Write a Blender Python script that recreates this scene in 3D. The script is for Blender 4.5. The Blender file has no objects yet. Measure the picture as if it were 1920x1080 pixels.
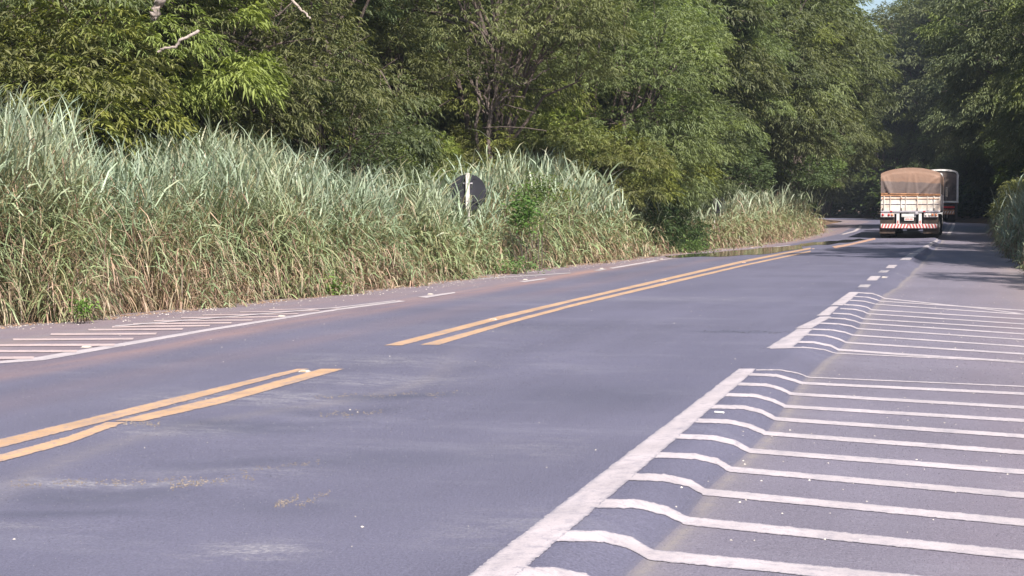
import bpy, bmesh, math, random
import numpy as np
from mathutils import Vector, Matrix
random.seed(7)
R = math.radians
scene = bpy.context.scene
C = scene.collection

# ------------------------------------------------------------------ camera
FPX, CAMZ = 3400.0, 1.4
YAW, PITCH = math.atan(864 / FPX), math.atan(153 / FPX)
cam_data = bpy.data.cameras.new('camera')
cam = bpy.data.objects.new('camera', cam_data); C.objects.link(cam)
cam.location = (0, 0, CAMZ)
cam.rotation_euler = (math.pi / 2 - PITCH, 0, YAW)
cam_data.sensor_width = 36.0
cam_data.lens = FPX / 1920 * 36.0
cam_data.clip_end = 2500
cam_data.dof.use_dof = True
cam_data.dof.focus_distance = 45
cam_data.dof.aperture_fstop = 40
scene.camera = cam

# ------------------------------------------------------------------ light
SUN_EL = R(50); SUN_H = Vector((0.66, -0.75, 0)).normalized()
sun_dir = Vector((SUN_H.x * math.cos(SUN_EL), SUN_H.y * math.cos(SUN_EL), math.sin(SUN_EL)))
world = bpy.data.worlds.new('World'); scene.world = world; world.use_nodes = True
wn = world.node_tree.nodes; wl = world.node_tree.links
sky = wn.new('ShaderNodeTexSky'); sky.sky_type = 'NISHITA'; sky.sun_disc = False
sky.sun_elevation = SUN_EL; sky.sun_rotation = math.atan2(SUN_H.x, SUN_H.y)
sky.dust_density = 1.5
bg = wn['Background']; bg.inputs['Strength'].default_value = 0.085
wl.new(sky.outputs[0], bg.inputs['Color'])
sd = bpy.data.lights.new('sun', 'SUN'); sd.energy = 4.9; sd.angle = R(0.6); sd.color = (1.0, 0.93, 0.84)
sun = bpy.data.objects.new('sun', sd); C.objects.link(sun)
sun.rotation_euler = sun_dir.to_track_quat('Z', 'Y').to_euler()
vs = scene.view_settings
vs.view_transform = 'Standard'; vs.look = 'None'; vs.gamma = 1; vs.use_curve_mapping = False
vs.exposure = 0.92
scene.cycles.max_bounces = 6; scene.cycles.transparent_max_bounces = 4
scene.cycles.diffuse_bounces = 3; scene.cycles.glossy_bounces = 2; scene.cycles.transmission_bounces = 3

# ------------------------------------------------------------------ geometry of the place
cy_, sy_, cp_, sp_ = math.cos(YAW), math.sin(YAW), math.cos(PITCH), math.sin(PITCH)
F_ = np.array([-sy_ * cp_, cy_ * cp_, -sp_]); R_ = np.array([cy_, sy_, 0.0]); U_ = np.cross(R_, F_)
def rays(px, py):
    px = np.asarray(px, float); py = np.asarray(py, float)
    return F_ + ((px - 960) / FPX)[..., None] * R_ + ((540 - py) / FPX)[..., None] * U_
def sstep(a, b, x):
    t = np.clip((np.asarray(x, float) - a) / (b - a), 0, 1); return t * t * (3 - 2 * t)
def plane_pt(px, py, z=0.0):
    d = rays(px, py); t = (z - CAMZ) / d[..., 2]
    return np.array([0, 0, CAMZ]) + d * t[..., None]
def depth_pt(px, py, Z):
    return np.array([0, 0, CAMZ]) + rays(px, py) * Z
def swell(y): return 0.36 * sstep(72, 128, y)

# the crease where the lane asphalt has slumped over the shoulder, traced as a curve along the road
cre = np.array([(1125, 1130), (1170, 1080), (1222, 1031), (1288, 969), (1325, 918), (1370, 876), (1407, 842), (1437, 810),
                (1456, 783), (1473, 759), (1484, 737), (1504, 714), (1524, 695), (1545, 674), (1568, 661), (1587, 640),
                (1607, 619), (1629, 582), (1655, 556), (1675, 540), (1694, 527), (1707, 513), (1720, 501), (1742, 478), (1766, 452)], float)
cw = plane_pt(cre[:, 0], cre[:, 1], -0.07)
cy, cx = np.concatenate([[0, 4], cw[:, 1], [85, 130, 400]]), None
cxs = np.concatenate([[cw[0, 0], cw[0, 0]], cw[:, 0], [-1.55, -1.5, -1.5]])
def Xc(y): return np.interp(y, cy, cxs)
# foot of the grass on the left
ft = np.array([(0, 605), (300, 582), (640, 549), (860, 524), (1000, 505), (1130, 492), (1250, 477), (1400, 463), (1500, 449), (1552, 438)], float)
fw = plane_pt(ft[:, 0], ft[:, 1], 0.0)
fw_y = np.concatenate([[0], fw[:, 1], [fw[-1, 1] + 12, 400]])
fw_x = np.concatenate([[fw[0, 0] - 0.3], fw[:, 0], [fw[-1, 0] - 1.0, fw[-1, 0] - 1.0]])
def Xf(y): return np.interp(y, fw_y, fw_x)
# foot of the grass on the right
rt = np.array([(1920, 516), (1890, 490), (1862, 458), (1856, 436)], float)
rw = plane_pt(rt[:, 0], rt[:, 1], 0.0)
def Xr(y): return np.interp(y, np.concatenate([[0, 25], rw[:, 1], [400]]), np.concatenate([[1.75, 1.4], rw[:, 0], [rw[-1, 0]]]))
def bend(y): return -np.square(np.clip(np.asarray(y, float) - 122, 0, None)) / 150.0

def H(x, y):
    x = np.asarray(x, float); y = np.asarray(y, float)
    xb = x - bend(y)
    t = xb - Xc(y)
    drop = -0.075 * sstep(-0.30, 0.0, t) - 0.03 * np.clip(t, 0, 3)
    lip = 0.018 * np.exp(-((t + 0.36) / 0.2) ** 2)
    # shoved asphalt: gentle waves, mostly in the outer wheel track and by the joint
    edge = np.exp(-((t + 0.5) / 0.9) ** 2) * sstep(18, 34, y) * (1 - sstep(75, 95, y))
    wav = edge * (0.030 * np.sin(y * 1.05 + 0.6) + 0.016 * np.sin(y * 2.3 + 1.0))
    rut = -0.022 * np.exp(-((xb + 4.35 + 0.15 * np.sin(y * .5)) / 0.28) ** 2) * (1 - sstep(16, 22, y)) * sstep(6, 9, y)
    rut = rut + 0.016 * np.exp(-((xb + 3.7) / 0.25) ** 2) * (0.5 + 0.5 * np.sin(y * 1.7)) * (1 - sstep(16, 22, y))
    lf = -0.02 * np.clip(-9.2 - xb, 0, 3)
    return drop + lip + wav + rut + lf + swell(y)

def hit(px, py):
    """pixel of the photograph -> where its ray meets the pavement"""
    d = rays(px, py); z = np.zeros(np.shape(px))
    for _ in range(14):
        t = (z - CAMZ) / d[..., 2]; p = np.array([0, 0, CAMZ]) + d * t[..., None]
        z = 0.5 * z + 0.5 * H(p[..., 0], p[..., 1])
    t = (z - CAMZ) / d[..., 2]; return np.array([0, 0, CAMZ]) + d * t[..., None]

# ------------------------------------------------------------------ helpers
def tag(o, label=None, cat=None, group=None, kind=None):
    if label: o['label'] = label
    if cat: o['category'] = cat
    if group: o['group'] = group
    if kind: o['kind'] = kind
    return o
def link(name, me, parent=None, mat=None):
    o = bpy.data.objects.new(name, me); C.objects.link(o)
    if parent is not None: o.parent = parent
    if mat is not None and me is not None:
        if not me.materials: me.materials.append(mat)
    return o
def np_mesh(name, co, faces_list, col=None, smooth=False, attrs=None):
    """faces_list: list of int arrays (n,3) or (n,4)"""
    me = bpy.data.meshes.new(name)
    co = np.asarray(co, np.float32)
    me.vertices.add(len(co)); me.vertices.foreach_set('co', co.ravel())
    idx = np.concatenate([f.ravel() for f in faces_list]).astype(np.int32)
    tot = np.concatenate([np.full(len(f), f.shape[1]) for f in faces_list]).astype(np.int32)
    st = np.concatenate([[0], np.cumsum(tot)[:-1]]).astype(np.int32)
    me.loops.add(len(idx)); me.loops.foreach_set('vertex_index', idx)
    me.polygons.add(len(tot)); me.polygons.foreach_set('loop_start', st)
    try: me.polygons.foreach_set('loop_total', tot)
    except Exception: pass
    if smooth: me.polygons.foreach_set('use_smooth', np.ones(len(tot), bool))
    if col is not None:
        a = me.color_attributes.new('Col', 'FLOAT_COLOR', 'POINT')
        c4 = np.ones((len(co), 4), np.float32); c4[:, :3] = col
        a.data.foreach_set('color', c4.ravel())
    for k, v in (attrs or {}).items():
        a = me.attributes.new(k, 'FLOAT', 'POINT'); a.data.foreach_set('value', np.asarray(v, np.float32))
    me.update(calc_edges=True); me.validate()
    return me
def grid_faces(nr, nc, off=0):
    i = np.arange(nr - 1)[:, None] * nc + np.arange(nc - 1)[None, :] + off
    return np.stack([i, i + 1, i + nc + 1, i + nc], -1).reshape(-1, 4)
def empty(name, loc, rz=0):
    o = bpy.data.objects.new(name, None); C.objects.link(o); o.location = loc; o.rotation_euler = (0, 0, rz)
    o.empty_display_size = 0.3
    return o
def tubes(paths, sides=6):
    """paths: list of (points (n,3), radii (n,)) -> co, faces"""
    cos, fs, off = [], [], 0
    for P, rad in paths:
        P = np.asarray(P, float); n = len(P)
        T = np.gradient(P, axis=0); T /= np.linalg.norm(T, axis=1)[:, None] + 1e-9
        a = np.array([0.31, 0.17, 0.93]); 
        if abs(T[0] @ a) > .9: a = np.array([1., 0, 0])
        A = np.cross(T, a); A /= np.linalg.norm(A, axis=1)[:, None] + 1e-9; B = np.cross(T, A)
        th = np.arange(sides) / sides * 2 * math.pi
        ring = P[:, None, :] + np.asarray(rad)[:, None, None] * (np.cos(th)[None, :, None] * A[:, None, :] + np.sin(th)[None, :, None] * B[:, None, :])
        cos.append(ring.reshape(-1, 3))
        i = (np.arange(n - 1)[:, None] * sides + np.arange(sides)[None, :]) + off
        j = (np.arange(n - 1)[:, None] * sides + (np.arange(sides)[None, :] + 1) % sides) + off
        fs.append(np.stack([i, j, j + sides, i + sides], -1).reshape(-1, 4))
        off += n * sides
    return np.concatenate(cos), np.concatenate(fs)

# ------------------------------------------------------------------ materials
def new_mat(name):
    m = bpy.data.materials.new(name); m.use_nodes = True
    return m, m.node_tree.nodes, m.node_tree.links, m.node_tree.nodes['Principled BSDF']
def noise(n, l, vec, scale, detail=4, rough=.55, lo=.35, hi=.65):
    t = n.new('ShaderNodeTexNoise'); t.inputs['Scale'].default_value = scale; t.inputs['Detail'].default_value = detail
    t.inputs['Roughness'].default_value = rough; l.new(vec, t.inputs['Vector'])
    mr = n.new('ShaderNodeMapRange'); mr.inputs['From Min'].default_value = lo; mr.inputs['From Max'].default_value = hi
    l.new(t.outputs['Fac'], mr.inputs['Value']); return mr.outputs['Result']
def mixc(n, l, fac, a, b, mode='MIX'):
    m = n.new('ShaderNodeMix'); m.data_type = 'RGBA'; m.blend_type = mode
    for s, v in ((m.inputs[0], fac), (m.inputs[6], a), (m.inputs[7], b)):
        if isinstance(v, (int, float)): s.default_value = v
        elif isinstance(v, tuple): s.default_value = (*v, 1)
        else: l.new(v, s)
    return m.outputs[2]
def math_(n, l, op, a, b=0.0, clamp=False):
    m = n.new('ShaderNodeMath'); m.operation = op; m.use_clamp = clamp
    for s, v in ((m.inputs[0], a), (m.inputs[1], b)):
        if isinstance(v, (int, float)): s.default_value = v
        else: l.new(v, s)
    return m.outputs[0]
def coords(n, l, scale=(1, 1, 1)):
    g = n.new('ShaderNodeNewGeometry'); m = n.new('ShaderNodeMapping'); m.inputs['Scale'].default_value = scale
    l.new(g.outputs['Position'], m.inputs['Vector']); return m.outputs['Vector']
def attr(n, name):
    a = n.new('ShaderNodeAttribute'); a.attribute_name = name; return a
def simple(name, col, rough=.6, metal=0, var=.15, scale=6, bump=0.0, dirt=None, dirt_amt=.4):
    m, n, l, p = new_mat(name)
    tc = n.new('ShaderNodeTexCoord').outputs['Object']
    f = noise(n, l, tc, scale, 5)
    c = mixc(n, l, f, tuple(v * (1 - var) for v in col), tuple(min(1, v * (1 + var)) for v in col))
    if dirt:
        f2 = noise(n, l, tc, scale * .6, 6, .65, .42, .66)
        c = mixc(n, l, math_(n, l, 'MULTIPLY', f2, dirt_amt), c, dirt)
    l.new(c, p.inputs['Base Color']); p.inputs['Roughness'].default_value = rough; p.inputs['Metallic'].default_value = metal
    if bump:
        b = n.new('ShaderNodeBump'); b.inputs['Strength'].default_value = bump; b.inputs['Distance'].default_value = .02
        l.new(f, b.inputs['Height']); l.new(b.outputs[0], p.inputs['Normal'])
    return m

def asphalt_color(n, l, base=(.135, .135, .185)):
    v = coords(n, l)
    vs_ = coords(n, l, (1.4, .16, 1))
    vt = coords(n, l, (.35, 1.1, 1))
    c = mixc(n, l, noise(n, l, v, .35, 5), tuple(x * .82 for x in base), tuple(x * 1.18 for x in base))
    c = mixc(n, l, math_(n, l, 'MULTIPLY', noise(n, l, vs_, 1.6, 6, .6, .40, .72), .42), c, tuple(x * 1.45 for x in base))
    c = mixc(n, l, math_(n, l, 'MULTIPLY', noise(n, l, vs_, .7, 4, .5, .5, .8), .5), c, (base[0] * .62, base[1] * .64, base[2] * .72))
    # pale polished scuffs lying across the lane
    c = mixc(n, l, math_(n, l, 'MULTIPLY', noise(n, l, vt, 1.1, 7, .72, .54, .74), .5), c, (.24, .235, .28))
    # aggregate
    sp = noise(n, l, v, 38, 4, .75, .36, .64); sp2 = noise(n, l, v, 95, 2, .6, .36, .66)
    c = mixc(n, l, math_(n, l, 'MULTIPLY', sp, .55), c, tuple(x * .62 for x in base))
    c = mixc(n, l, math_(n, l, 'MULTIPLY', sp2, .42), c, tuple(x * 1.9 for x in base))
    return c, v, sp, sp2
def make_asphalt(name, base):
    m, n, l, p = new_mat(name)
    c, v, sp, sp2 = asphalt_color(n, l, base)
    d = attr(n, 'dirt').outputs['Fac']
    dn = noise(n, l, v, 9, 6, .7, .3, .62)
    f = math_(n, l, 'MULTIPLY', d, math_(n, l, 'ADD', math_(n, l, 'MULTIPLY', dn, .75), .25), True)
    c = mixc(n, l, f, c, (.245, .215, .20))
    rd = attr(n, 'red').outputs['Fac']
    f3 = math_(n, l, 'MULTIPLY', rd, math_(n, l, 'ADD', math_(n, l, 'MULTIPLY', noise(n, l, coords(n, l, (1, .1, 1)), 2.2, 5, .6), .6), .25), True)
    c = mixc(n, l, f3, c, (.30, .185, .16))
    pn = noise(n, l, coords(n, l, (.5, 1.0, 1)), 6, 8, .8, .44, .58); pg = noise(n, l, v, 40, 4, .7, .45, .6)
    c = mixc(n, l, math_(n, l, 'MULTIPLY', attr(n, 'pale').outputs['Fac'], math_(n, l, 'MULTIPLY', pn, math_(n, l, 'ADD', math_(n, l, 'MULTIPLY', pg, .8), .2)), True), c, (.31, .295, .31))
    c = mixc(n, l, math_(n, l, 'MULTIPLY', attr(n, 'slick').outputs['Fac'], math_(n, l, 'ADD', math_(n, l, 'MULTIPLY', noise(n, l, v, 4, 5), .4), .6), True), c, (.075, .076, .11))
    l.new(c, p.inputs['Base Color'])
    p.inputs['Roughness'].default_value = .62; p.inputs['Specular IOR Level'].default_value = .35
    b = n.new('ShaderNodeBump'); b.inputs['Strength'].default_value = .6; b.inputs['Distance'].default_value = .006
    l.new(math_(n, l, 'ADD', sp, math_(n, l, 'MULTIPLY', sp2, .5)), b.inputs['Height']); l.new(b.outputs[0], p.inputs['Normal'])
    return m
M = {}
M['asphalt'] = make_asphalt('asphalt', (.102, .098, .140))
M['asphalt_shoulder'] = make_asphalt('asphalt_shoulder', (.140, .126, .160))
def paint(name, col, wear=.35):
    m, n, l, p = new_mat(name)
    ac, v, sp, sp2 = asphalt_color(n, l, (.15, .145, .18))
    w = noise(n, l, v, 14, 7, .72, .50, .66); w2 = noise(n, l, coords(n, l, (2.2, .35, 1)), 3, 6, .6, .50, .75)
    fine = noise(n, l, v, 90, 3, .6, .50, .72)
    c = mixc(n, l, noise(n, l, v, 2.2, 4), col, tuple(x * .80 for x in col))
    f = math_(n, l, 'ADD', math_(n, l, 'MULTIPLY', w, wear), math_(n, l, 'ADD', math_(n, l, 'MULTIPLY', w2, wear * .8), math_(n, l, 'MULTIPLY', fine, wear * .9)), True)
    en = noise(n, l, v, 45, 5, .7, .40, .52)
    f = math_(n, l, 'MAXIMUM', f, math_(n, l, 'MULTIPLY', math_(n, l, 'POWER', attr(n, 'edge').outputs['Fac'], 2.0), en), True)
    l.new(mixc(n, l, f, c, ac), p.inputs['Base Color']); p.inputs['Roughness'].default_value = .6
    p.inputs['Specular IOR Level'].default_value = .3
    b = n.new('ShaderNodeBump'); b.inputs['Strength'].default_value = .25; b.inputs['Distance'].default_value = .005
    l.new(sp, b.inputs['Height']); l.new(b.outputs[0], p.inputs['Normal'])
    return m
M['white_paint'] = paint('white_road_paint', (.47, .415, .43), .42)
M['dusty_paint'] = paint('dusty_white_road_paint', (.50, .39, .38), .42)
M['faint_paint'] = paint('faint_white_road_paint', (.42, .38, .39), .75)
M['yellow_paint'] = paint('yellow_road_paint', (.50, .315, .18), .55)

m, n, l, p = new_mat('soil'); v = coords(n, l)
c = mixc(n, l, noise(n, l, v, 1.3, 6), (.13, .075, .045), (.22, .13, .08)); c = mixc(n, l, noise(n, l, v, 7, 6, .7, .5, .62), c, (.10, .09, .045))
l.new(c, p.inputs['Base Color']); p.inputs['Roughness'].default_value = .95
b = n.new('ShaderNodeBump'); b.inputs['Distance'].default_value = .05; l.new(noise(n, l, v, 12, 6), b.inputs['Height']); l.new(b.outputs[0], p.inputs['Normal'])
M['soil'] = m

def leaf_mat(name, trans=.35, rnd=.25, rough=.55, spec=.25):
    m, n, l, p = new_mat(name)
    a = attr(n, 'Col').outputs['Color']
    oi = n.new('ShaderNodeObjectInfo')
    hs = n.new('ShaderNodeHueSaturation'); l.new(a, hs.inputs['Color'])
    l.new(math_(n, l, 'ADD', math_(n, l, 'MULTIPLY', oi.outputs['Random'], .035), .4825), hs.inputs['Hue'])
    l.new(math_(n, l, 'ADD', math_(n, l, 'MULTIPLY', oi.outputs['Random'], rnd), 1 - rnd / 2), hs.inputs['Value'])
    col = hs.outputs[0] if name != 'tree_leaf' else mixc(n, l, 1.0, hs.outputs[0], (1.20, 1.17, 1.08), 'MULTIPLY')
    l.new(col, p.inputs['Base Color']); p.inputs['Roughness'].default_value = rough; p.inputs['Specular IOR Level'].default_value = spec
    t = n.new('ShaderNodeBsdfTranslucent')
    l.new(mixc(n, l, 1.0, col, (1.15, 1.2, .55), 'MULTIPLY'), t.inputs['Color'])
    mx = n.new('ShaderNodeMixShader'); mx.inputs[0].default_value = trans
    l.new(p.outputs[0], mx.inputs[1]); l.new(t.outputs[0], mx.inputs[2]); l.new(mx.outputs[0], n['Material Output'].inputs['Surface'])
    return m
M['leaf'] = leaf_mat('tree_leaf', .34, .40)
M['grass'] = leaf_mat('grass_blade', .16, .0, .45, .4)
M['bark'] = simple('bark', (.10, .075, .065), .9, 0, .4, 9, .8)
M['bark_pale'] = simple('pale_bark', (.36, .30, .27), .85, 0, .25, 14, .5, (.2, .15, .12), .4)

# ------------------------------------------------------------------ ground, road, shoulders
ys = [2.0]
while ys[-1] < 235: ys.append(ys[-1] + max(.09, ys[-1] * .0105))
ys = np.array(ys); NR = len(ys)
le = np.array([(0, 682), (75, 677), (400, 622), (760, 565), (1000, 527), (1180, 500), (1300, 480), (1440, 464), (1577, 441), (1605, 431)], float)
lw = plane_pt(le[:, 0], le[:, 1])
def Xl(y): return np.interp(y, np.concatenate([[0], lw[:, 1], [400]]), np.concatenate([[lw[0, 0]], lw[:, 0], [lw[-1, 0]]]))
# pale raveled patches (p) and smooth dark bitumen patches (s): image x, y, half width, half height, strength
BLOBS = [(460, 745, 200, 14, .9, 'p'), (720, 712, 150, 12, .7, 'p'), (330, 805, 120, 12, .9, 'p'), (700, 676, 170, 9, .7, 'p'), (200, 905, 220, 7, .95, 'p'), (470, 1035, 110, 20, .9, 'p'), (430, 885, 190, 12, .4, 'p'), (960, 990, 150, 40, .35, 'p'),
         (1010, 560, 200, 5, .4, 'p'), (1000, 840, 120, 30, .3, 'p'), (900, 620, 120, 6, .35, 'p'), (30, 985, 160, 8, .5, 'p'), (250, 780, 60, 6, .8, 'p'), (1300, 560, 160, 5, .4, 'p'),
         (440, 797, 150, 13, .8, 's'), (740, 741, 130, 6, .95, 's'), (180, 930, 200, 16, .7, 's'), (450, 868, 170, 12, .5, 's'), (120, 962, 180, 7, .8, 's'), (620, 770, 120, 6, .6, 's'), (760, 860, 180, 16, .45, 's'), (1380, 622, 90, 2.0, 1, 's'),
         (1140, 740, 150, 26, .45, 's'), (560, 950, 160, 18, .35, 's'), (990, 610, 160, 10, .3, 's')]
def strip_mesh(name, cols_fn, ncol, mat, flags):
    Y = np.repeat(ys[:, None], ncol, 1); X = cols_fn(ys)
    xw = X + bend(Y); Z = H(xw, Y)
    t = X - Xc(Y)
    dirt = np.exp(-((t - .045) / .035) ** 2) * .65 + np.exp(-((t - .10) / .10) ** 2) * .20
    dirt += np.exp(-np.abs(X - Xf(Y)) / .22) * .9 + np.exp(-np.abs(X - Xr(Y)) / .5) * .8
    dirt += .5 * np.exp(-((X - Xl(Y) + 1.5) / .25) ** 2) * (1 - sstep(20, 26, Y))
    dirt += .3 * np.exp(-((X + 4.6 + .3 * np.sin(Y * .8)) / .10) ** 2) * (1 - sstep(12, 20, Y))
    red = np.exp(-((X + 7.9) / .32) ** 2) * .75 * (1 - sstep(35, 55, Y)) + .30 * sstep(-.6, 1.4, X) + .38 * (X < Xl(Y))
    red += np.exp(-((X + 6.7) / .3) ** 2) * .2
    pale = np.zeros_like(X); slick = np.zeros_like(X)
    for (px, py, hx, hy, a, kd) in BLOBS:
        c0 = plane_pt(np.array([float(px)]), np.array([float(py)]))[0]; k = (CAMZ / (py - 387)); wx = hx * k; wy = hy * FPX * CAMZ / (py - 387) ** 2
        dx = (xw - c0[0]); dy = (Y - c0[1]) - dx * .12
        q = a * np.exp(-(np.abs(dx / wx) ** 3) - (np.abs(dy / wy) ** 2.5))
        if kd == 'p': pale += q
        else: slick += q
    me = np_mesh(name, np.stack([xw, Y, Z], -1).reshape(-1, 3), [grid_faces(NR, ncol)], smooth=True, attrs={'dirt': dirt.ravel(), 'red': red.ravel(), 'pale': np.clip(pale, 0, 1).ravel(), 'slick': np.clip(slick, 0, 1).ravel()})
    return tag(link(name, me, None, mat), kind='structure')
def road_cols(y):
    A = np.linspace(0, 1, 70)[None, :]; xl = Xl(y)[:, None]; xm = (Xc(y) - .75)[:, None]
    a = xl + (xm - xl) * A; b_ = Xc(y)[:, None] + np.linspace(-.72, 0, 26)[None, :]
    return np.concatenate([a, b_], 1)
road = strip_mesh('road', road_cols, 96, M['asphalt'], 0)
def rs_cols(y):
    xc = Xc(y)[:, None]; a = xc + np.linspace(0, .2, 5)[None, :]; xr = np.maximum(Xr(y) + .25, 1.2)[:, None]
    b_ = (xc + .26) + (xr - xc - .26) * np.linspace(0, 1, 22)[None, :]
    return np.concatenate([a, b_], 1)
shoulder = strip_mesh('shoulder', rs_cols, 27, M['asphalt_shoulder'], 0)
def ls_cols(y):
    xf = (Xf(y) - .35)[:, None]; return xf + (Xl(y)[:, None] - xf) * np.linspace(0, 1, 24)[None, :]
shoulder_l = strip_mesh('shoulder', ls_cols, 24, M['asphalt_shoulder'], 0)

def G(x, y):
    """soil level beside and under the road"""
    x = np.asarray(x, float); y = np.asarray(y, float); xb = x - bend(y)
    dl = Xf(y) - xb; dr = xb - Xr(y)
    z = swell(y) - .32
    z = z + sstep(.05, .35, dl) * .27 + .55 * sstep(.4, 4.0, dl) + .02 * np.clip(dl - 4, 0, 60)
    z = z + sstep(.2, .6, dr) * .22 + .35 * sstep(.5, 4, dr)
    z = z + .07 * np.sin(x * 1.3 + y * .4) * np.sin(y * .9) * (np.maximum(dl, dr) > .8)
    return z
gx = np.unique(np.concatenate([np.linspace(-600, -60, 20), np.linspace(-60, -5, 90), np.linspace(-5, 25, 60), np.linspace(25, 600, 20)]))
gy = np.unique(np.concatenate([np.linspace(-300, 0, 12), np.linspace(0, 130, 150), np.linspace(130, 260, 60), np.linspace(260, 1200, 24)]))
GX, GY = np.meshgrid(gx, gy)
me = np_mesh('ground', np.stack([GX, GY, G(GX, GY)], -1).reshape(-1, 3), [grid_faces(len(gy), len(gx))], smooth=True)
tag(link('ground', me, None, M['soil']), kind='structure')

# ------------------------------------------------------------------ painted markings (parts of the road and shoulders)
rng = np.random.default_rng(3)
def resample(P, n):
    P = np.asarray(P, float); d = np.concatenate([[0], np.cumsum(np.linalg.norm(np.diff(P, axis=0), axis=1))]); t = np.linspace(0, d[-1], n)
    return np.stack([np.interp(t, d, P[:, 0]), np.interp(t, d, P[:, 1])], 1)
def mark(name, A, B, n, mat, parent, lift=.003, across=7, jit=.004):
    A = resample(A, n); B = resample(B, n)
    wa = hit(A[:, 0], A[:, 1]); wb = hit(B[:, 0], B[:, 1])
    ja = rng.normal(0, jit, (n, 2)); jb = rng.normal(0, jit, (n, 2))
    wa[:, :2] += ja; wb[:, :2] += jb
    k = np.linspace(0, 1, across)[None, :, None]
    P = wa[:, None, :] * (1 - k) + wb[:, None, :] * k
    P[..., 2] = H(P[..., 0], P[..., 1]) + lift
    f = grid_faces(n, across)
    ed = np.tile(np.abs(np.linspace(-1, 1, across)) ** 3, n)
    me = np_mesh(name, P.reshape(-1, 3), [f], smooth=True, attrs={'edge': ed})
    if me.polygons[0].normal.z < 0: me.flip_normals()
    return link(name, me, parent, mat)
def z7(p): return (860 + p[0] / 1.811, 660 + p[1] / 1.811)
def z6(p): return (1300 + p[0] / 3.097, 440 + p[1] / 3.097)
def z8(p): return (p[0] / 2, 560 + p[1] / 2)
W, FW, YP = M['white_paint'], M['faint_paint'], M['yellow_paint']
mark('edge_line', [(720, 1202), (878, 1080), (1112, 900), (1385, 692)], [(826, 1202), (968, 1080), (1180, 900), (1418, 692)], 160, W, road, jit=.003)
mark('edge_line', [(1437, 653), (1495, 617)], [(1485, 653), (1525, 617)], 24, W, road)
mark('edge_line', [(1490, 616), (1537, 594)], [(1522, 616), (1560, 594)], 20, W, road)
mark('edge_line', [(1531, 592), (1556, 575)], [(1555, 592), (1573, 575)], 16, W, road)
mark('edge_line', [(1557, 573), (1592, 548)], [(1581, 573), (1612, 548)], 20, W, road)
for a, b_, wd, mt in (((1605, 541), (1613, 534), 21, FW), ((1624, 526), (1632, 518), 20, W), ((1646, 511), (1652, 507), 17, FW), ((1660, 503), (1666, 497), 17, W), ((1652, 522), (1656, 519), 10, FW)):
    mark('edge_line', [a, b_], [(a[0] + wd, a[1]), (b_[0] + wd, b_[1])], 4, mt, road, jit=.002)
mark('edge_line', [(1686, 488), (1713, 471)], [(1706, 488), (1728, 471)], 14, FW, road, jit=.002)
mark('edge_line', [(1716, 471), (1737, 459), (1756, 449)], [(1729, 471), (1749, 459), (1765, 449)], 16, FW, road, jit=.002)
mark('edge_line', [(1774, 441), (1784, 425), (1787, 417)], [(1782, 441), (1790, 425), (1791, 417)], 14, W, road, jit=.002)
mark('centre_line', [(-160, 863), (0, 824), (300, 752), (556, 692)], [(-160, 882), (0, 840), (300, 765), (578, 692)], 120, YP, road)
mark('centre_line', [(-160, 893), (0, 853), (130, 818), (200, 792)], [(-160, 910), (0, 867), (130, 832), (236, 792)], 70, YP, road)
mark('centre_line', [(215, 790), (420, 742), (600, 692)], [(270, 790), (420, 756), (646, 692)], 70, YP, road)
mark('centre_line', [(720, 648), (931, 594), (1075, 561), (1245, 522), (1400, 487), (1520, 464)], [(754, 648), (940, 599), (1075, 566), (1245, 527), (1400, 491), (1520, 467)], 110, YP, road, jit=.003)
mark('centre_line', [(787, 647), (945, 604), (1075, 570), (1245, 530), (1400, 495), (1520, 470)], [(823, 647), (960, 606), (1075, 575), (1245, 535), (1400, 498), (1520, 472.5)], 110, YP, road, jit=.003)
mark('centre_line', [(1560, 462), (1592, 457), (1640, 446)], [(1566, 466), (1600, 459), (1642, 449)], 24, paint('worn_yellow_paint', (.55, .32, .2), .8), road, jit=.003)
# left hatching
mark('edge_line', [(-60, 684), (62, 671), (400, 615), (640, 578), (748, 563.5)], [(-60, 686), (82, 676), (400, 619.5), (640, 581), (762, 565)], 110, W, shoulder_l, jit=.003)
mark('edge_line', [(215, 611.5), (430, 594), (640, 576), (740, 564)], [(215, 613.5), (430, 595.5), (640, 577.6), (745, 565)], 60, W, shoulder_l, lift=.008, jit=.002)
LS = [((0, 218), (128, 218), 8), ((0, 193), (290, 194), 7), ((0, 171), (432, 170), 7), ((50, 151), (505, 148), 6), ((190, 131), (590, 129), 6), ((330, 115), (690, 112), 5),
      ((420, 104), (790, 99), 5), ((500, 93), (870, 89), 4.5), ((575, 82), (950, 79), 4), ((680, 71), (1045, 67), 3.5), ((760, 61), (1120, 56), 3), ((900, 50), (1200, 45), 2.6), ((1010, 41), (1280, 36), 2.2)]
for a, b_, th in LS:
    th *= 1.25
    if a[0] == 0: a = (-120, a[1] + 1)
    mark('hatch_stripe', [z8(a), z8(b_)], [z8((a[0], a[1] + th)), z8((b_[0] - 6, b_[1] + th * 1.0))], 30, M['dusty_paint'], shoulder_l, lift=.005)
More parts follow.
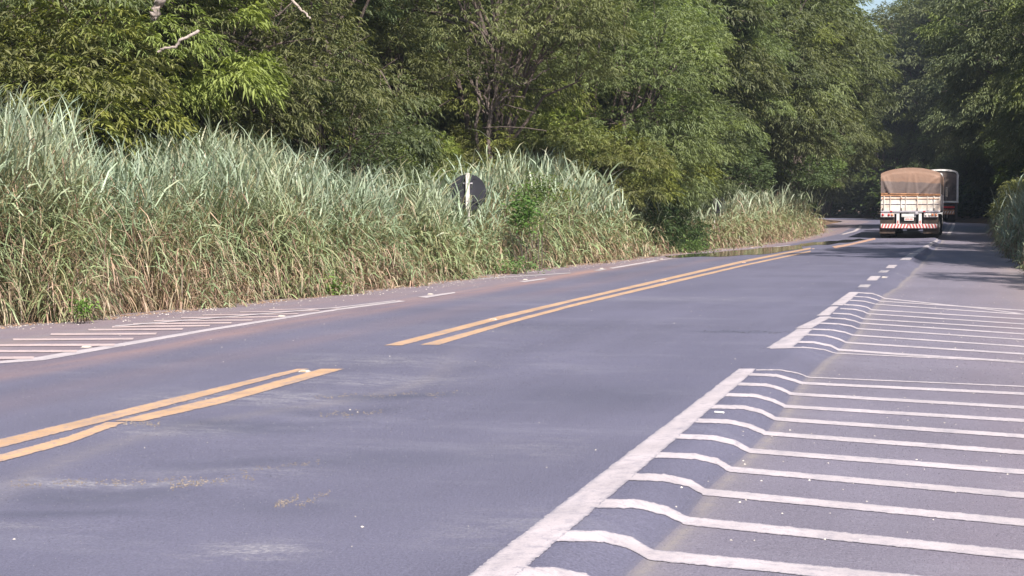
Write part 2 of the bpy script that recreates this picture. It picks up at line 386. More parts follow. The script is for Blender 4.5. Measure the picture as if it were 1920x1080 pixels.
for A, B, mt in (([(782, 557), (852, 548)], [(800, 559), (855, 550)], W), ([(972, 528), (1020, 522)], [(984, 529.5), (1026, 523.5)], W),
                 ([(880, 523.5), (1069, 511.5)], [(880, 525), (1070, 513)], FW), ([(1112, 507.5), (1130, 504)], [(1125, 508), (1140, 505)], FW),
                 ([(1140, 503), (1225, 488.5)], [(1150, 504), (1238, 489)], W), ([(1238, 487), (1256, 484.5)], [(1246, 487.5), (1264, 485)], W),
                 ([(1355, 474), (1480, 459.5)], [(1365, 474.6), (1484, 460)], W), ([(1576, 439.5), (1600, 433), (1610, 426), (1611, 423)], [(1582, 440), (1606, 434), (1616, 427), (1616, 423)], W)):
    mark('edge_line', A, B, 24, mt, shoulder_l, lift=.005, jit=.002)
# right hatching, each stripe running over the slumped edge on to the shoulder
NSs = [([(1010, 60), (1090, 60), (1150, 70), (1190, 85), (1920, 116)], 3.2), ([(985, 72), (1080, 76), (1140, 92), (1165, 102), (1920, 138)], 8), ([(945, 104), (1050, 108), (1100, 122), (1130, 138), (1920, 184)], 9),
       ([(900, 140), (1010, 143), (1070, 160), (1110, 180), (1920, 228)], 10), ([(855, 180), (970, 182), (1030, 196), (1080, 222), (1920, 280)], 11.5), ([(800, 226), (920, 230), (990, 245), (1045, 270), (1920, 335)], 13),
       ([(730, 278), (870, 284), (940, 300), (990, 328), (1920, 400)], 15), ([(652, 340), (800, 345), (880, 362), (925, 390), (1920, 478)], 17), ([(560, 412), (700, 416), (790, 435), (840, 465), (1920, 568)], 21),
       ([(450, 500), (610, 502), (710, 525), (775, 560), (1920, 676)], 26), ([(315, 605), (500, 610), (590, 630), (655, 672), (1920, 795)], 33), ([(195, 730), (340, 735), (430, 752), (500, 795), (1920, 945)], 42),
       ([(20, 890), (200, 896), (290, 915), (350, 960), (1920, 1130)], 50)]
def ext(P, f=.28):
    a, b_ = P[-2], P[-1]; return P + [(b_[0] + (b_[0] - a[0]) * f, b_[1] + (b_[1] - a[1]) * f)]
for P, th in NSs:
    P = ext(P); th *= 1.15; Q = [(x - th * .35, y + th * (1 if k != 3 else .95)) for k, (x, y) in enumerate(P)]
    mark('hatch_stripe', [z7(p) for p in P], [z7(p) for p in Q], 110, W, shoulder, lift=.003, jit=.004)
FSs = [([(450, 658), (640, 652), (760, 665), (820, 686), (1920, 738)], 5), ([(600, 618), (700, 620), (800, 640), (845, 663), (1100, 682), (1920, 736)], 10), ([(640, 576), (760, 581), (840, 600), (890, 623), (1920, 689)], 8),
       ([(690, 546), (800, 550), (880, 563), (925, 580), (1920, 647)], 6.5), ([(735, 511), (850, 516), (920, 528), (955, 543), (1920, 607)], 6), ([(775, 480), (880, 486), (940, 499), (970, 511), (1920, 574)], 6),
       ([(810, 454), (910, 459), (960, 474), (985, 486), (1920, 544)], 5.5), ([(855, 427), (940, 432), (990, 444), (1015, 457), (1920, 517)], 5), ([(875, 404), (960, 409), (1010, 419), (1035, 434), (1920, 488)], 5),
       ([(910, 379), (990, 384), (1030, 394), (1060, 402), (1920, 462)], 4.5), ([(935, 357), (1010, 361), (1060, 374), (1085, 384), (1920, 438)], 4.5), ([(960, 335), (1040, 340), (1080, 353), (1110, 368), (1700, 430), (1920, 460)], 4.5)]
for P, th in FSs:
    P = ext(P, .2); th *= 1.2; Q = [(x - th * .3, y + th) for x, y in P]
    mark('hatch_stripe', [z6(p) for p in P], [z6(p) for p in Q], 90, W, shoulder, lift=.003, jit=.003)
# shallow water lying along the left edge of the road
m, n, l, p = new_mat('puddle_water'); p.inputs['Base Color'].default_value = (.03, .03, .035, 1); p.inputs['Roughness'].default_value = .06
v = coords(n, l, (1, .4, 1)); b = n.new('ShaderNodeBump'); b.inputs['Strength'].default_value = .12; b.inputs['Distance'].default_value = .01
l.new(noise(n, l, v, 3, 3), b.inputs['Height']); l.new(b.outputs[0], p.inputs['Normal']); M['water'] = m
def puddle(A, B, n=40):
    A = resample(A, n); B = resample(B, n)
    B[:, 1] += np.sin(np.linspace(0, 19, n)) * .7; A[:, 1] += np.sin(np.linspace(0, 23, n)) * .5
    wa, wb = hit(A[:, 0], A[:, 1]), hit(B[:, 0], B[:, 1])
    k = np.linspace(0, 1, 5)[None, :, None]; P = wa[:, None] * (1 - k) + wb[:, None] * k; P[..., 2] = H(P[..., 0], P[..., 1]) + .007
    me = np_mesh('puddle', P.reshape(-1, 3), [grid_faces(n, 5)], smooth=True)
    if me.polygons[0].normal.z < 0: me.flip_normals()
    tag(link('puddle', me, None, M['water']), kind='structure')
puddle([(1245, 480), (1330, 474.5), (1420, 466), (1500, 459.5)], [(1252, 483), (1340, 481.5), (1420, 478), (1506, 467)])
puddle([(1500, 457), (1560, 452), (1612, 448)], [(1500, 462), (1560, 458), (1625, 450)], 20)

# ------------------------------------------------------------------ tall roadside grass
def grass_field(name, base_xy, base_z, hgt, scale, seed, label, dry_h=.5, nleaf=9, wid=.0195, full=None):
    """stems at base_xy; arching ribbon leaves, dry hanging ones low down, erect blue-green ones on top"""
    g = np.random.default_rng(seed); N = len(base_xy)
    ns = np.repeat(np.arange(N), nleaf); n = len(ns)
    u = (np.tile(np.arange(nleaf), N) + g.random(n)) / nleaf
    u = .06 + .94 * u
    hh = hgt[ns]; sc = scale[ns]
    lean = g.normal(0, .13, (N, 2)); lean[:, 0] += .10
    ctr = np.stack([base_xy[ns, 0] + lean[ns, 0] * hh * u * u, base_xy[ns, 1] + lean[ns, 1] * hh * u * u, base_z[ns] + hh * .80 * u], 1)
    az = g.random(n) * 2 * math.pi
    q = u * hh * .80 / (full if full is not None else hgt)[ns] / .85
    top = sstep(.38, .85, q)
    L = (.40 + .42 * g.random(n)) * (0.8 + .35 * q) * np.clip(hh / 1.5, .5, 1.2)
    up = .40 + 2.3 * top + g.normal(0, .3, n)
    d = np.stack([np.cos(az), np.sin(az), up], 1); d /= np.linalg.norm(d, axis=1)[:, None]
    dryp = np.clip(1.15 - q / dry_h + g.normal(0, .22, n), 0, 1) + .12
    patch = .5 + .5 * np.sin(base_xy[ns, 1] * .55 + 1.3) * np.sin(base_xy[ns, 0] * .9 + base_xy[ns, 1] * .23)
    dry = (g.random(n) < dryp * (.40 + .6 * patch))
    droop = np.where(dry, 1.25, .85 - .55 * top) * (.7 + .6 * g.random(n))
    w = wid * sc * (.55 + .8 * g.random(n)) * np.where(dry, .72, 1.1)
    side = np.cross(d, np.stack([g.normal(0, .35, n), g.normal(0, .35, n), np.ones(n)], 1)); side /= np.linalg.norm(side, axis=1)[:, None] + 1e-9
    K = 4; t = np.array([0, .38, .72, 1.0])
    pos = ctr[:, None] + d[:, None] * (L[:, None] * t)[..., None]
    pos[..., 2] -= droop[:, None] * L[:, None] * t[None] ** 2.4
    kink = g.normal(0, .14, (n, 2)) * L[:, None]
    pos[..., 0] += kink[:, :1] * t ** 2; pos[..., 1] += kink[:, 1:] * t ** 2
    prof = np.array([.6, 1.0, .78, 0.08])
    off = side[:, None] * (w[:, None] * prof[None])[..., None] * .5
    P = np.stack([pos - off, pos + off], 2)            # n,K,2,3
    gz = G(P[..., 0], P[..., 1]) + .01
    P[..., 2] = np.maximum(P[..., 2], gz)
    base = (np.arange(n) * K * 2)[:, None]
    kk = np.arange(K - 1)[None] * 2
    f = np.stack([base + kk, base + kk + 1, base + kk + 3, base + kk + 2], -1).reshape(-1, 4)
    # colours
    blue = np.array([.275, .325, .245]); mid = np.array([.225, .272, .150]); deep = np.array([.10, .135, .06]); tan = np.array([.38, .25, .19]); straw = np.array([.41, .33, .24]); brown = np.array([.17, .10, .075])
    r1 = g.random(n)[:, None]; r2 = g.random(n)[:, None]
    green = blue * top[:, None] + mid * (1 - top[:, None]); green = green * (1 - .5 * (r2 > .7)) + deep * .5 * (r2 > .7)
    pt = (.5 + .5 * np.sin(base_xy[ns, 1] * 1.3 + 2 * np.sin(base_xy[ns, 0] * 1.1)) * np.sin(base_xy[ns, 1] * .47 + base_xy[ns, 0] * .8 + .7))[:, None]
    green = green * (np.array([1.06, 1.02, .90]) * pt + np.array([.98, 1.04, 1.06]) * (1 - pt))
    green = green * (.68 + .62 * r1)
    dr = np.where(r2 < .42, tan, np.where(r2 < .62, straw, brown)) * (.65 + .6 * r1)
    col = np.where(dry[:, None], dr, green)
    col = np.repeat(col[:, None], K * 2, 1)
    # yellowed tips
    tip = (g.random(n) < .25)[:, None, None] * np.repeat(t, 2)[None, :, None] ** 2 * .8
    col = col * (1 - tip) + np.array([.40, .31, .19]) * tip
    # stems
    K2 = 4; ts = np.linspace(0, 1, K2); sp_ = np.stack([base_xy[:, 0, None] + lean[:, :1] * hgt[:, None] * ts ** 2, base_xy[:, 1, None] + lean[:, 1:] * hgt[:, None] * ts ** 2, base_z[:, None] + hgt[:, None] * .82 * ts], -1)
    a2 = g.random(N) * math.pi; so = np.stack([np.cos(a2), np.sin(a2), 0 * a2], 1)[:, None] * (.005 * scale)[:, None, None] * np.array([1, 1, .8, .5])[None, :, None]
    PS = np.stack([sp_ - so, sp_ + so], 2); nb = n * K * 2
    b2 = (np.arange(N) * K2 * 2)[:, None] + nb; k2 = np.arange(K2 - 1)[None] * 2
    f2 = np.stack([b2 + k2, b2 + k2 + 1, b2 + k2 + 3, b2 + k2 + 2], -1).reshape(-1, 4)
    cs = np.repeat((np.array([.33, .27, .15]) * (.6 + .6 * g.random(N)[:, None]))[:, None], K2 * 2, 1)
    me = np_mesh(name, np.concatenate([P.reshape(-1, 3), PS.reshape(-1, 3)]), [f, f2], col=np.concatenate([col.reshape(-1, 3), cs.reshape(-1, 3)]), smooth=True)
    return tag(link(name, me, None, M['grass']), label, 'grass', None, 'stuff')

# height of the sward read along its foot: (image x of foot, image y of the tops, how far back the tops stand)
tops = [(-200, 150), (0, 175), (120, 205), (170, 255), (240, 262), (330, 245), (450, 262), (560, 300), (700, 322), (800, 345), (860, 350), (930, 288), (1010, 290), (1080, 330), (1170, 352), (1235, 380), (1262, 388), (1330, 382), (1375, 352), (1480, 350), (1540, 362), (1556, 380)]
tops = np.array(tops, float)
def foot_at(px):
    py = np.interp(px, ft[:, 0], ft[:, 1]); return plane_pt(px, py, 0.0)
def bank(px0, px1, n, seed, label, depth=3.6, name='tall_grass', hmul=1.0, lod=True, nleaf=9, dry_h=.50):
    g = np.random.default_rng(seed)
    # uniform along the road between the two foot points
    y0, y1 = (foot_at(np.array([float(px0)]))[0, 1] if px0 > -1 else 17.0), foot_at(np.array([float(px1)]))[0, 1]
    y = y0 + (y1 - y0) * g.random(n) ** 1.15
    dd = g.random(n) ** 1.25 * depth
    foot = Xf(y) + .22 * np.sin(y * 1.9) + .15 * np.sin(y * 4.3 + 1) + g.normal(0, .12, n)
    x = foot - dd - .12
    # image column of this stem
    rel = np.stack([x, y, 0 * x - CAMZ], 1); Zc = rel @ F_; px = 960 + FPX * (rel @ R_) / Zc
    ty = np.interp(px, tops[:, 0], tops[:, 1])
    ty = np.where((px > 838) & (px < 918), np.where(Zc < 39.4, 372 - 10 * np.abs(px - 877) / 40, 325), ty)
    ztop = CAMZ + (387 - ty) / FPX * Zc
    gz = G(x, y)
    full = np.clip(ztop - gz, .6, 3.6) * hmul
    clump = .86 + .10 * np.sin(x * 2.1 + y * 1.7) * np.sin(y * 2.9 + x) + .09 * np.sin(y * .95 + 1.2 * np.sin(y * .37)) + .06 * np.sin(y * 4.7 + x * 3) + g.normal(0, .10, n)
    prof = .26 + .74 * sstep(-.1, 1.35, dd)
    h = full * prof * clump * (.92 + .06 * (px < 130) if seed == 11 else 1.0)
    hole = np.exp(-(((px - 290) / 95) ** 2 + ((dd - .2) / .45) ** 2)) > g.random(n) * 1.0
    hole |= (px > 1258) & (px < 1345) & (g.random(n) < .55)
    hole |= (np.sin(y * 2.3 + 2.1 * np.sin(y * .8)) * np.sin(x * 3.1 + y * .6) > .55) & (dd < 1.3) & (g.random(n) < .85)
    keep = ~hole
    sc = np.clip(Zc / 30, .9, 1.7) if lod else np.ones(n)
    return grass_field(name, np.stack([x, y], 1)[keep], gz[keep], h[keep], sc[keep], seed, label, dry_h=dry_h, nleaf=nleaf, full=full[keep])
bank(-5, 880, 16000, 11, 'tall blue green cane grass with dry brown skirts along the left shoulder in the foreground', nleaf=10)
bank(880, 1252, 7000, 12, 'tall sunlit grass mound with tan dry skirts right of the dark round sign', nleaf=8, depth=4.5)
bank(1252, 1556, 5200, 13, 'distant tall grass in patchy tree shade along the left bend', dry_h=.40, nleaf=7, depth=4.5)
def right_bank():
    g = np.random.default_rng(21); n = 4200
    y = 38 + 80 * g.random(n) ** 1.1; dd = g.random(n) ** 1.2 * 3.5; x = Xr(y) + .15 * np.sin(y * 1.3) + dd + .25
    gz = G(x, y); h = (.9 + 1.7 * sstep(-.2, .55, dd)) * (.85 + .2 * np.sin(y * .8)) * (.8 + .3 * g.random(n)) * (.45 + .55 * sstep(48, 62, y))
    grass_field('tall_grass', np.stack([x, y], 1), gz, h, np.clip(y / 40, 1, 1.5), 22, 'green tall grass in shade along the right edge of the road', nleaf=7)
right_bank()

# ------------------------------------------------------------------ trees
def leaves_mesh(name, P, D, size, g, style, tint):
    """P: spray positions, D: spray directions. Feathery sprays are an arching stalk with drooping leaflets to both sides."""
    n = len(P); k = 8 if style != 'broad' else 5
    idx = np.repeat(np.arange(n), k); m_ = len(idx)
    if style == 'broad':
        d = D[idx] + g.normal(0, .8, (m_, 3)) * np.array([1, 1, .55]); d /= np.linalg.norm(d, axis=1)[:, None] + 1e-9
        L = size * (.6 + .7 * g.random(m_)); w = L * .42 * (.7 + .6 * g.random(m_)); s0 = P[idx] + g.normal(0, size * .5, (m_, 3)); drp = .3
    else:
        R_len = size * (.65 + .7 * g.random(n)); t = (np.tile(np.arange(k), n) + .4 * g.random(m_)) / k
        sd = np.cross(D, [0, 0, 1.]); sd /= np.linalg.norm(sd, axis=1)[:, None] + 1e-9; sd += g.normal(0, .25, sd.shape)
        ax = D + g.normal(0, .22, D.shape); ax /= np.linalg.norm(ax, axis=1)[:, None] + 1e-9
        s0 = P[idx] + ax[idx] * (R_len[idx] * t)[:, None]; s0[:, 2] -= R_len[idx] * .55 * t ** 2
        sg = np.where(np.tile(np.arange(k), n) % 2 == 0, 1., -1.)
        d = ax[idx] * (.55 + .5 * t)[:, None] + sd[idx] * (sg * (1.0 - .55 * t))[:, None] + np.array([0, 0, -.35]) + g.normal(0, .18, (m_, 3)); d /= np.linalg.norm(d, axis=1)[:, None] + 1e-9
        L = size * .50 * (.6 + .7 * g.random(m_)) * (1.1 - .35 * t); w = L * (.20 if style == 'feather' else .27) * (.75 + .5 * g.random(m_)); drp = .45
    side = np.cross(d, np.stack([g.normal(0, .5, m_), g.normal(0, .5, m_), np.ones(m_)], 1)); side /= np.linalg.norm(side, axis=1)[:, None] + 1e-9
    dr = drp * (.3 + 1.0 * g.random(m_))
    mid = s0 + d * (L * .45)[:, None]; tip = s0 + d * (L * .95)[:, None]; tip[:, 2] -= L * dr
    sw = side * (w * .5)[:, None]
    V = np.stack([s0, mid + sw, tip, mid - sw], 1).reshape(-1, 3)
    b_ = np.arange(m_) * 4
    q = np.stack([b_, b_ + 1, b_ + 2], 1); t3 = np.stack([b_, b_ + 2, b_ + 3], 1)
    c = tint[idx] * (.78 + .44 * g.random(m_))[:, None]
    return V, q, t3, np.repeat(c, 4, axis=0)

def make_tree(seed, h=8.0, r=3.4, zc=.56, npads=44, nspray=6500, style='feather', base=(.080, .105, .034), hi=(.135, .160, .045), skirt=True, trunk_r=.16, bare=None, size=.30, flat=.50, prs=1.0):
    g = np.random.default_rng(seed)
    # foliage pads over the crown ellipsoid
    pads = []
    while len(pads) < npads:
        v = g.normal(0, 1, 3); v /= np.linalg.norm(v)
        rr = .5 + .5 * g.random() ** .5
        c = np.array([v[0] * r * rr, v[1] * r * rr, h * zc + v[2] * h * (.44 if v[2] > 0 else (.42 if skirt else .2)) * rr])
        if bare is not None and bare(c): continue
        pr = r * (.20 + .17 * g.random()) * prs; pads.append((c, pr, v))
    # skeleton
    paths = []; fork = h * .16; nst = 3 + int(g.integers(0, 2)); limbs = []
    for s in range(nst):
        a = s / nst * 2 * math.pi + g.random() * .8; top = np.array([math.cos(a) * r * .35, math.sin(a) * r * .35, h * (.6 + .2 * g.random())])
        t = np.linspace(0, 1, 6)[:, None]; b0 = np.array([g.normal(0, .12), g.normal(0, .12), -0.2])
        P = b0 * (1 - t) + top * t; P[:, :2] *= (t ** 1.3 / (t + 1e-6))[:, :1] if False else 1
        P += g.normal(0, .09, P.shape) * (t > 0) * (h / 8); P[0] = b0
        rad = trunk_r * (h / 8) * (1.0 - .75 * t[:, 0]); paths.append((P, rad)); limbs.append(P)
    for c, pr, v in pads:
        Lb = limbs[int(np.argmin([np.linalg.norm(P[3] - c) for P in limbs]))]; s0 = Lb[2 + int(g.integers(0, 3))]
        t = np.linspace(0, 1, 5)[:, None]; P = s0 * (1 - t) + (c - np.array([0, 0, pr * .1])) * t; P[:, 2] += (np.sin(t * math.pi) * .25 * pr)[:, 0]
        P[1:-1] += g.normal(0, .08, P[1:-1].shape) * (h / 8)
        paths.append((P, trunk_r * .34 * (h / 8) * (1 - .8 * t[:, 0])))
        for _ in range(2):
            q = c + g.normal(0, pr * .5, 3); t = np.linspace(0, 1, 3)[:, None]; P2 = P[3] * (1 - t) + q * t
            paths.append((P2, .016 * (h / 8) * (1 - .6 * t[:, 0])))
    co, f = tubes(paths, 6); trunk = np_mesh('trunk', co, [f], smooth=True); trunk.materials.append(M['bark'])
    per = np.maximum(6, (nspray * np.array([p_[1] ** 2 for p_ in pads]) / sum(p_[1] ** 2 for p_ in pads)).astype(int))
    PP, DD, TT = [], [], []
    for (c, pr, v), k in zip(pads, per):
        q = g.normal(0, 1, (k, 3)); q[:, 2] = np.abs(q[:, 2]) * .9 - .35; q /= np.linalg.norm(q, axis=1)[:, None]
        rad = pr * (.72 + .36 * g.random(k)) ; pos = c + q * rad[:, None] * np.array([1.15, 1.15, flat])
        hr = np.linalg.norm(q[:, :2], axis=1); pos[:, 2] -= hr ** 2 * pr * .34
        dirn = q * np.array([1, 1, .45]) + v * .45 + np.array([0, 0, .12]); dirn /= np.linalg.norm(dirn, axis=1)[:, None] + 1e-9
        tone = g.random(); b0 = np.array(base); h0 = np.array(hi)
        m_ = np.clip(.25 + .5 * tone + g.normal(0, .2, k), 0, 1)[:, None]
        cl = b0 * (1 - m_) + h0 * m_
        if g.random() < .12: cl = cl * np.array([1.25, 1.3, .9])
        PP.append(pos); DD.append(dirn); TT.append(cl)
    V, q, t, c = leaves_mesh('crown', np.concatenate(PP), np.concatenate(DD), size, g, style, np.concatenate(TT))
    crown = np_mesh('crown', V, [q, t], col=c); crown.materials.append(M['leaf'])
    return trunk, crown

OLV, OLH = (.092, .115, .060), (.175, .198, .092)
DKG, DKH = (.064, .086, .048), (.130, .155, .080)
kinds = {
 'feather_a': make_tree(101, base=OLV, hi=OLH, npads=56, nspray=8600),
 'feather_b': make_tree(102, h=7.5, r=3.8, npads=58, nspray=9000, base=(.100, .118, .060), hi=(.170, .195, .092)),
 'dark': make_tree(104, h=9, r=3.6, npads=44, nspray=7000, style='fine', base=DKG, hi=DKH, size=.31),
 'broad': make_tree(105, h=7, r=3.0, npads=40, nspray=3800, style='broad', base=(.055, .085, .042), hi=(.11, .145, .075), size=.17),
 'bush': make_tree(106, h=3.4, r=2.0, npads=30, nspray=2800, base=OLV, hi=(.20, .21, .085), trunk_r=.10, size=.30),
 'big_a': make_tree(107, h=16, r=6.4, npads=105, nspray=15500, base=(.086, .112, .062), hi=(.168, .196, .098), size=.56, prs=.74, trunk_r=.14),
 'big_b': make_tree(108, h=17, r=6.0, npads=95, nspray=13500, base=(.076, .100, .056), hi=(.150, .174, .088), size=.56, prs=.78, trunk_r=.14, style='fine'),
}
def place_tree(kind, x, y, s, rz, label, group=None, name=None, sz=None, cat='tree', dz=0):
    if kind == 'feather_c': kind = 'feather_a' if s < 1.25 else 'big_b'
    if s >= 1.25 and kind in ('feather_a', 'feather_b', 'dark'):
        kind = 'big_b' if kind == 'dark' else 'big_a'
    if kind.startswith('big'): s *= .53; sz = sz * .53 if sz else None
    tr, cr = kinds[kind]
    nm = name or {'feather_a': 'feathery_tree', 'feather_b': 'feathery_tree', 'big_a': 'tall_feathery_tree', 'big_b': 'tall_dark_tree', 'dark': 'dark_tree', 'broad': 'broadleaf_tree', 'bush': 'bush'}[kind]
    e = empty(nm, (x, y, float(G(x, y)) + dz), rz); e.scale = (s, s, (sz or s))
    link('trunk', tr, e); link('crown', cr, e)
    tag(e, label, cat, group); return e
def px_tree(kind, px, Z, s, rz, label, group=None, sz=None, name=None, cat='tree'):
    p = depth_pt(np.array([float(px)]), np.array([400.]), Z)[0]
    return place_tree(kind, float(p[0]), float(p[1]), s, rz, label, group, name, sz, cat)

# front row, left, one by one
px_tree('feather_a', 70, 33, .98, .3, 'feathery green tree above the grass at the far left of the photo')
tree2 = px_tree('feather_b', 330, 36, .92, 1.7, 'feathery tree with a pale dead limb sticking out, left part of the woodland edge')
px_tree('dark', 560, 42, 1.0, 2.5, 'dark leaved tree in deep shade right of the bright drooping sprays', sz=.95)
for px, Z, sc_, lab in ((40, 30.5, 1.25, 'olive bush behind the tallest grass at the left edge of the photo'), (205, 33, 1.15, 'olive bush behind the grass crest left of the bright drooping sprays'),
                        (855, 47, .85, 'olive bush low in front of the bare limbed tree, left of its trunk'), (1010, 54, 1.1, 'bushy growth between the bare limbs and the overhanging bush'), (540, 44, 1.1, 'shaded bush under the dark leaved tree'), (1180, 62, 1.2, 'bush behind the crest of the grass mound')):
    px_tree('bush', px, Z, sc_, px * .37, lab, cat='shrub')
px_tree('feather_c', 690, 48, .95, .9, 'olive green tree left of the tree with a fan of bare branches')
px_tree('broad', 620, 37, .55, 1.2, 'low dark shrub in the shaded gap above the grass crest', cat='shrub', name='shrub')
px_tree('bush', 985, 46.5, .62, 5.2, 'small feathery bush at the foot of the bare limbed tree', cat='shrub')
px_tree('bush', 760, 44, .75, 2.2, 'small olive bush behind the grass left of the round sign', cat='shrub')
px_tree('feather_a', 1150, 57, 1.05, 4.1, 'broad feathery tree just right of the fan of bare branches')
px_tree('bush', 1115, 53, 1.0, 3.3, 'low feathery bush overhanging the grass mound right of the round sign', cat='shrub')
px_tree('feather_b', 1235, 77, 1.4, 5.2, 'tall feathery tree above the shaded gap in the grass')
px_tree('dark', 1235, 66, .7, .4, 'small dark tree in the shaded hollow behind the grass mound')
px_tree('broad', 1330, 75, .75, 2.9, 'broadleaf tree standing behind the half hidden second sign')
px_tree('feather_c', 1390, 84, 1.5, 3.6, 'tall grey green tree left of the road bend')
px_tree('broad', 1470, 92, .9, .2, 'green leafy tree low above the farthest stretch of grass')
px_tree('feather_b', 1470, 101, 1.5, 1.1, 'last tall tree of the left row beside the dark tunnel of shade')
KB = make_tree(120, h=5.2, r=1.25, zc=.74, npads=16, nspray=1700, base=(.15, .18, .06), hi=(.24, .27, .08), skirt=False, trunk_r=.10, size=.40)
kinds['bright'] = KB
px_tree('bright', 385, 33.5, 1.0, 1.0, 'slender young tree with bright yellow green drooping sprays', name='young_tree')
# the tree with a fan of bare limbs
fan_p = depth_pt(np.array([915.]), np.array([400.]), 48.5)[0]; fgz = float(G(fan_p[0], fan_p[1]))
def fan_bare(c):
    d = c @ (-F_ * np.array([1, 1, 0])); s_ = c @ R_
    return (c[2] < 4.6 and d > -1.2) or (c[2] < 3.0)
kinds['fan'] = make_tree(130, h=8.6, r=3.3, zc=.72, npads=40, nspray=5600, base=OLV, hi=OLH, bare=fan_bare)
fan = place_tree('fan', float(fan_p[0]), float(fan_p[1]), 1.0, 0.0, 'tree with a fan of bare grey limbs spreading from its fork', name='bare_limbed_tree')
gf = np.random.default_rng(77)
def to_local(e, pts):
    Mx = Matrix.LocRotScale(e.location, e.rotation_euler, e.scale).inverted(); return np.array([list(Mx @ Vector(q_)) for q_ in pts])
def limb(e, pix, Z, r0, r1, mat, name='branch'):
    pts = np.array([depth_pt(np.array([float(a)]), np.array([float(b_)]), Z + c_)[0] for a, b_, c_ in pix])
    t = np.linspace(0, 1, len(pts)); tt = np.linspace(0, 1, len(pts) * 4)
    Q = np.stack([np.interp(tt, t, pts[:, k_]) for k_ in range(3)], 1); Q[1:-1] += gf.normal(0, r0 * .35, Q[1:-1].shape)
    co, f = tubes([(to_local(e, Q), np.linspace(r0, r1, len(Q)))], 7)
    return link(name, np_mesh(name, co, [f], smooth=True), e, mat)
M['limb'] = simple('grey_limb', (.11, .085, .075), .9, 0, .3, 12, .6)
for pix, r0, r1 in (([(925, 330, 0), (915, 262, 0), (920, 215, 0)], .10, .08), ([(896, 300, 0), (893, 235, 0), (899, 195, 0), (893, 160, .2), (905, 110, .3)], .07, .035),
                    ([(920, 215, 0), (908, 180, -.2), (925, 150, -.3), (930, 115, 0)], .06, .02), ([(920, 215, 0), (940, 175, -.2), (975, 158, -.3), (1000, 150, 0), (1030, 128, 0)], .055, .018),
                    ([(920, 210, 0), (935, 183, -.3), (978, 180, -.5), (985, 184, -.5)], .035, .012), ([(915, 215, 0), (900, 180, 0), (880, 150, .1), (876, 92, .3)], .05, .015),
                    ([(920, 208, 0), (930, 160, .1), (945, 135, .1), (972, 118, .3)], .04, .012), ([(915, 205, 0), (918, 165, .3), (912, 130, .5), (898, 100, .5)], .045, .015),
                    ([(922, 210, 0), (950, 196, -.2), (978, 205, -.2), (1005, 212, 0)], .03, .01), ([(905, 240, 0), (940, 238, -.3), (990, 240, -.5), (1025, 246, -.4)], .025, .012),
                    ([(912, 215, .2), (890, 195, .2), (872, 178, .4), (862, 150, .6)], .03, .01), ([(925, 205, .1), (955, 172, .3), (965, 140, .5), (985, 110, .7)], .035, .012)):
    limb(fan, pix, 46.3, r0 * .72, r1 * .8, M['limb'])
# second and third rows
g = random.Random(5); ks = ['feather_a', 'feather_c', 'feather_b', 'dark', 'feather_c']
i = 0
WHERE = ['just outside the left edge behind the tallest grass', 'behind the feathery tree at the far left, darker and set back', 'behind the pale dead limb, top left', 'in deep shade behind the bright yellow green sprays', 'tall and dark above the low shrub in the shaded gap', 'left of the bare limbed tree, rising out of the frame', 'directly behind the bare limbed tree', 'behind the small feathery bush right of the bare limbs', 'right of the bare limbed tree, filling the gap above its fork', 'above the bush that overhangs the grass mound', 'above the last sunlit end of the grass mound', 'tallest crown behind the grass mound, dark and set far back', 'rising behind the half hidden second sign', 'behind the grey green tree left of the bend', 'behind the last sunlit tree of the left row, lower and greyer', 'in haze over the last stretch of grass before the bend', 'leaning over the left edge of the road just before the bend']
for px, Z, s in ((-80, 40, 1.2), (160, 44, 1.25), (400, 48, 1.3), (480, 46, 1.0), (600, 55, 1.5), (800, 62, 1.6), (870, 56, 1.1), (980, 68, 1.8), (1060, 64, 1.3), (1150, 76, 1.9), (1280, 86, 2.0), (1200, 92, 2.3), (1360, 100, 2.2), (1400, 112, 2.0), (1430, 128, 2.0), (1470, 142, 1.8), (1490, 122, 1.4)):
    px_tree(ks[i % 5], px, Z, s, g.random() * 6.28, 'tall tree ' + WHERE[i], 'second row of the left woodland'); i += 1
for px, Z, s in ((0, 60, 1.9), (250, 66, 2.0), (520, 72, 2.2), (760, 84, 2.6), (980, 96, 2.8), (1150, 110, 3.0), (1290, 130, 2.9), (1390, 150, 2.7)):
    px_tree(ks[i % 5], px, Z, s, g.random() * 6.28, 'tall tree deep in the woodland behind the left roadside row', 'trees deep in the left woodland'); i += 1
# across the bend, straight ahead
for px, Z, s, k in ((1550, 165, 1.6, 'dark'), (1600, 185, 1.5, 'dark'), (1640, 172, 1.6, 'dark'), (1700, 180, 2.0, 'feather_c'), (1740, 168, 2.4, 'dark'), (1790, 176, 2.5, 'feather_c'), (1840, 160, 2.4, 'dark'), (1620, 205, 1.5, 'dark'), (1730, 215, 2.6, 'dark'), (1800, 210, 3.0, 'dark'), (1560, 200, 1.7, 'dark'),
                    (1660, 160, .9, 'dark'), (1720, 158, .9, 'broad'), (1590, 172, .9, 'broad'), (1625, 178, 1.0, 'dark'), (1780, 158, .9, 'dark'), (1820, 150, 1.0, 'broad'), (1560, 180, 1.1, 'dark'), (1530, 190, 1.6, 'dark')):
    px_tree(k, px, Z, s, g.random() * 6.28, 'dark tree closing the view where the road bends away', 'dark trees across the bend')
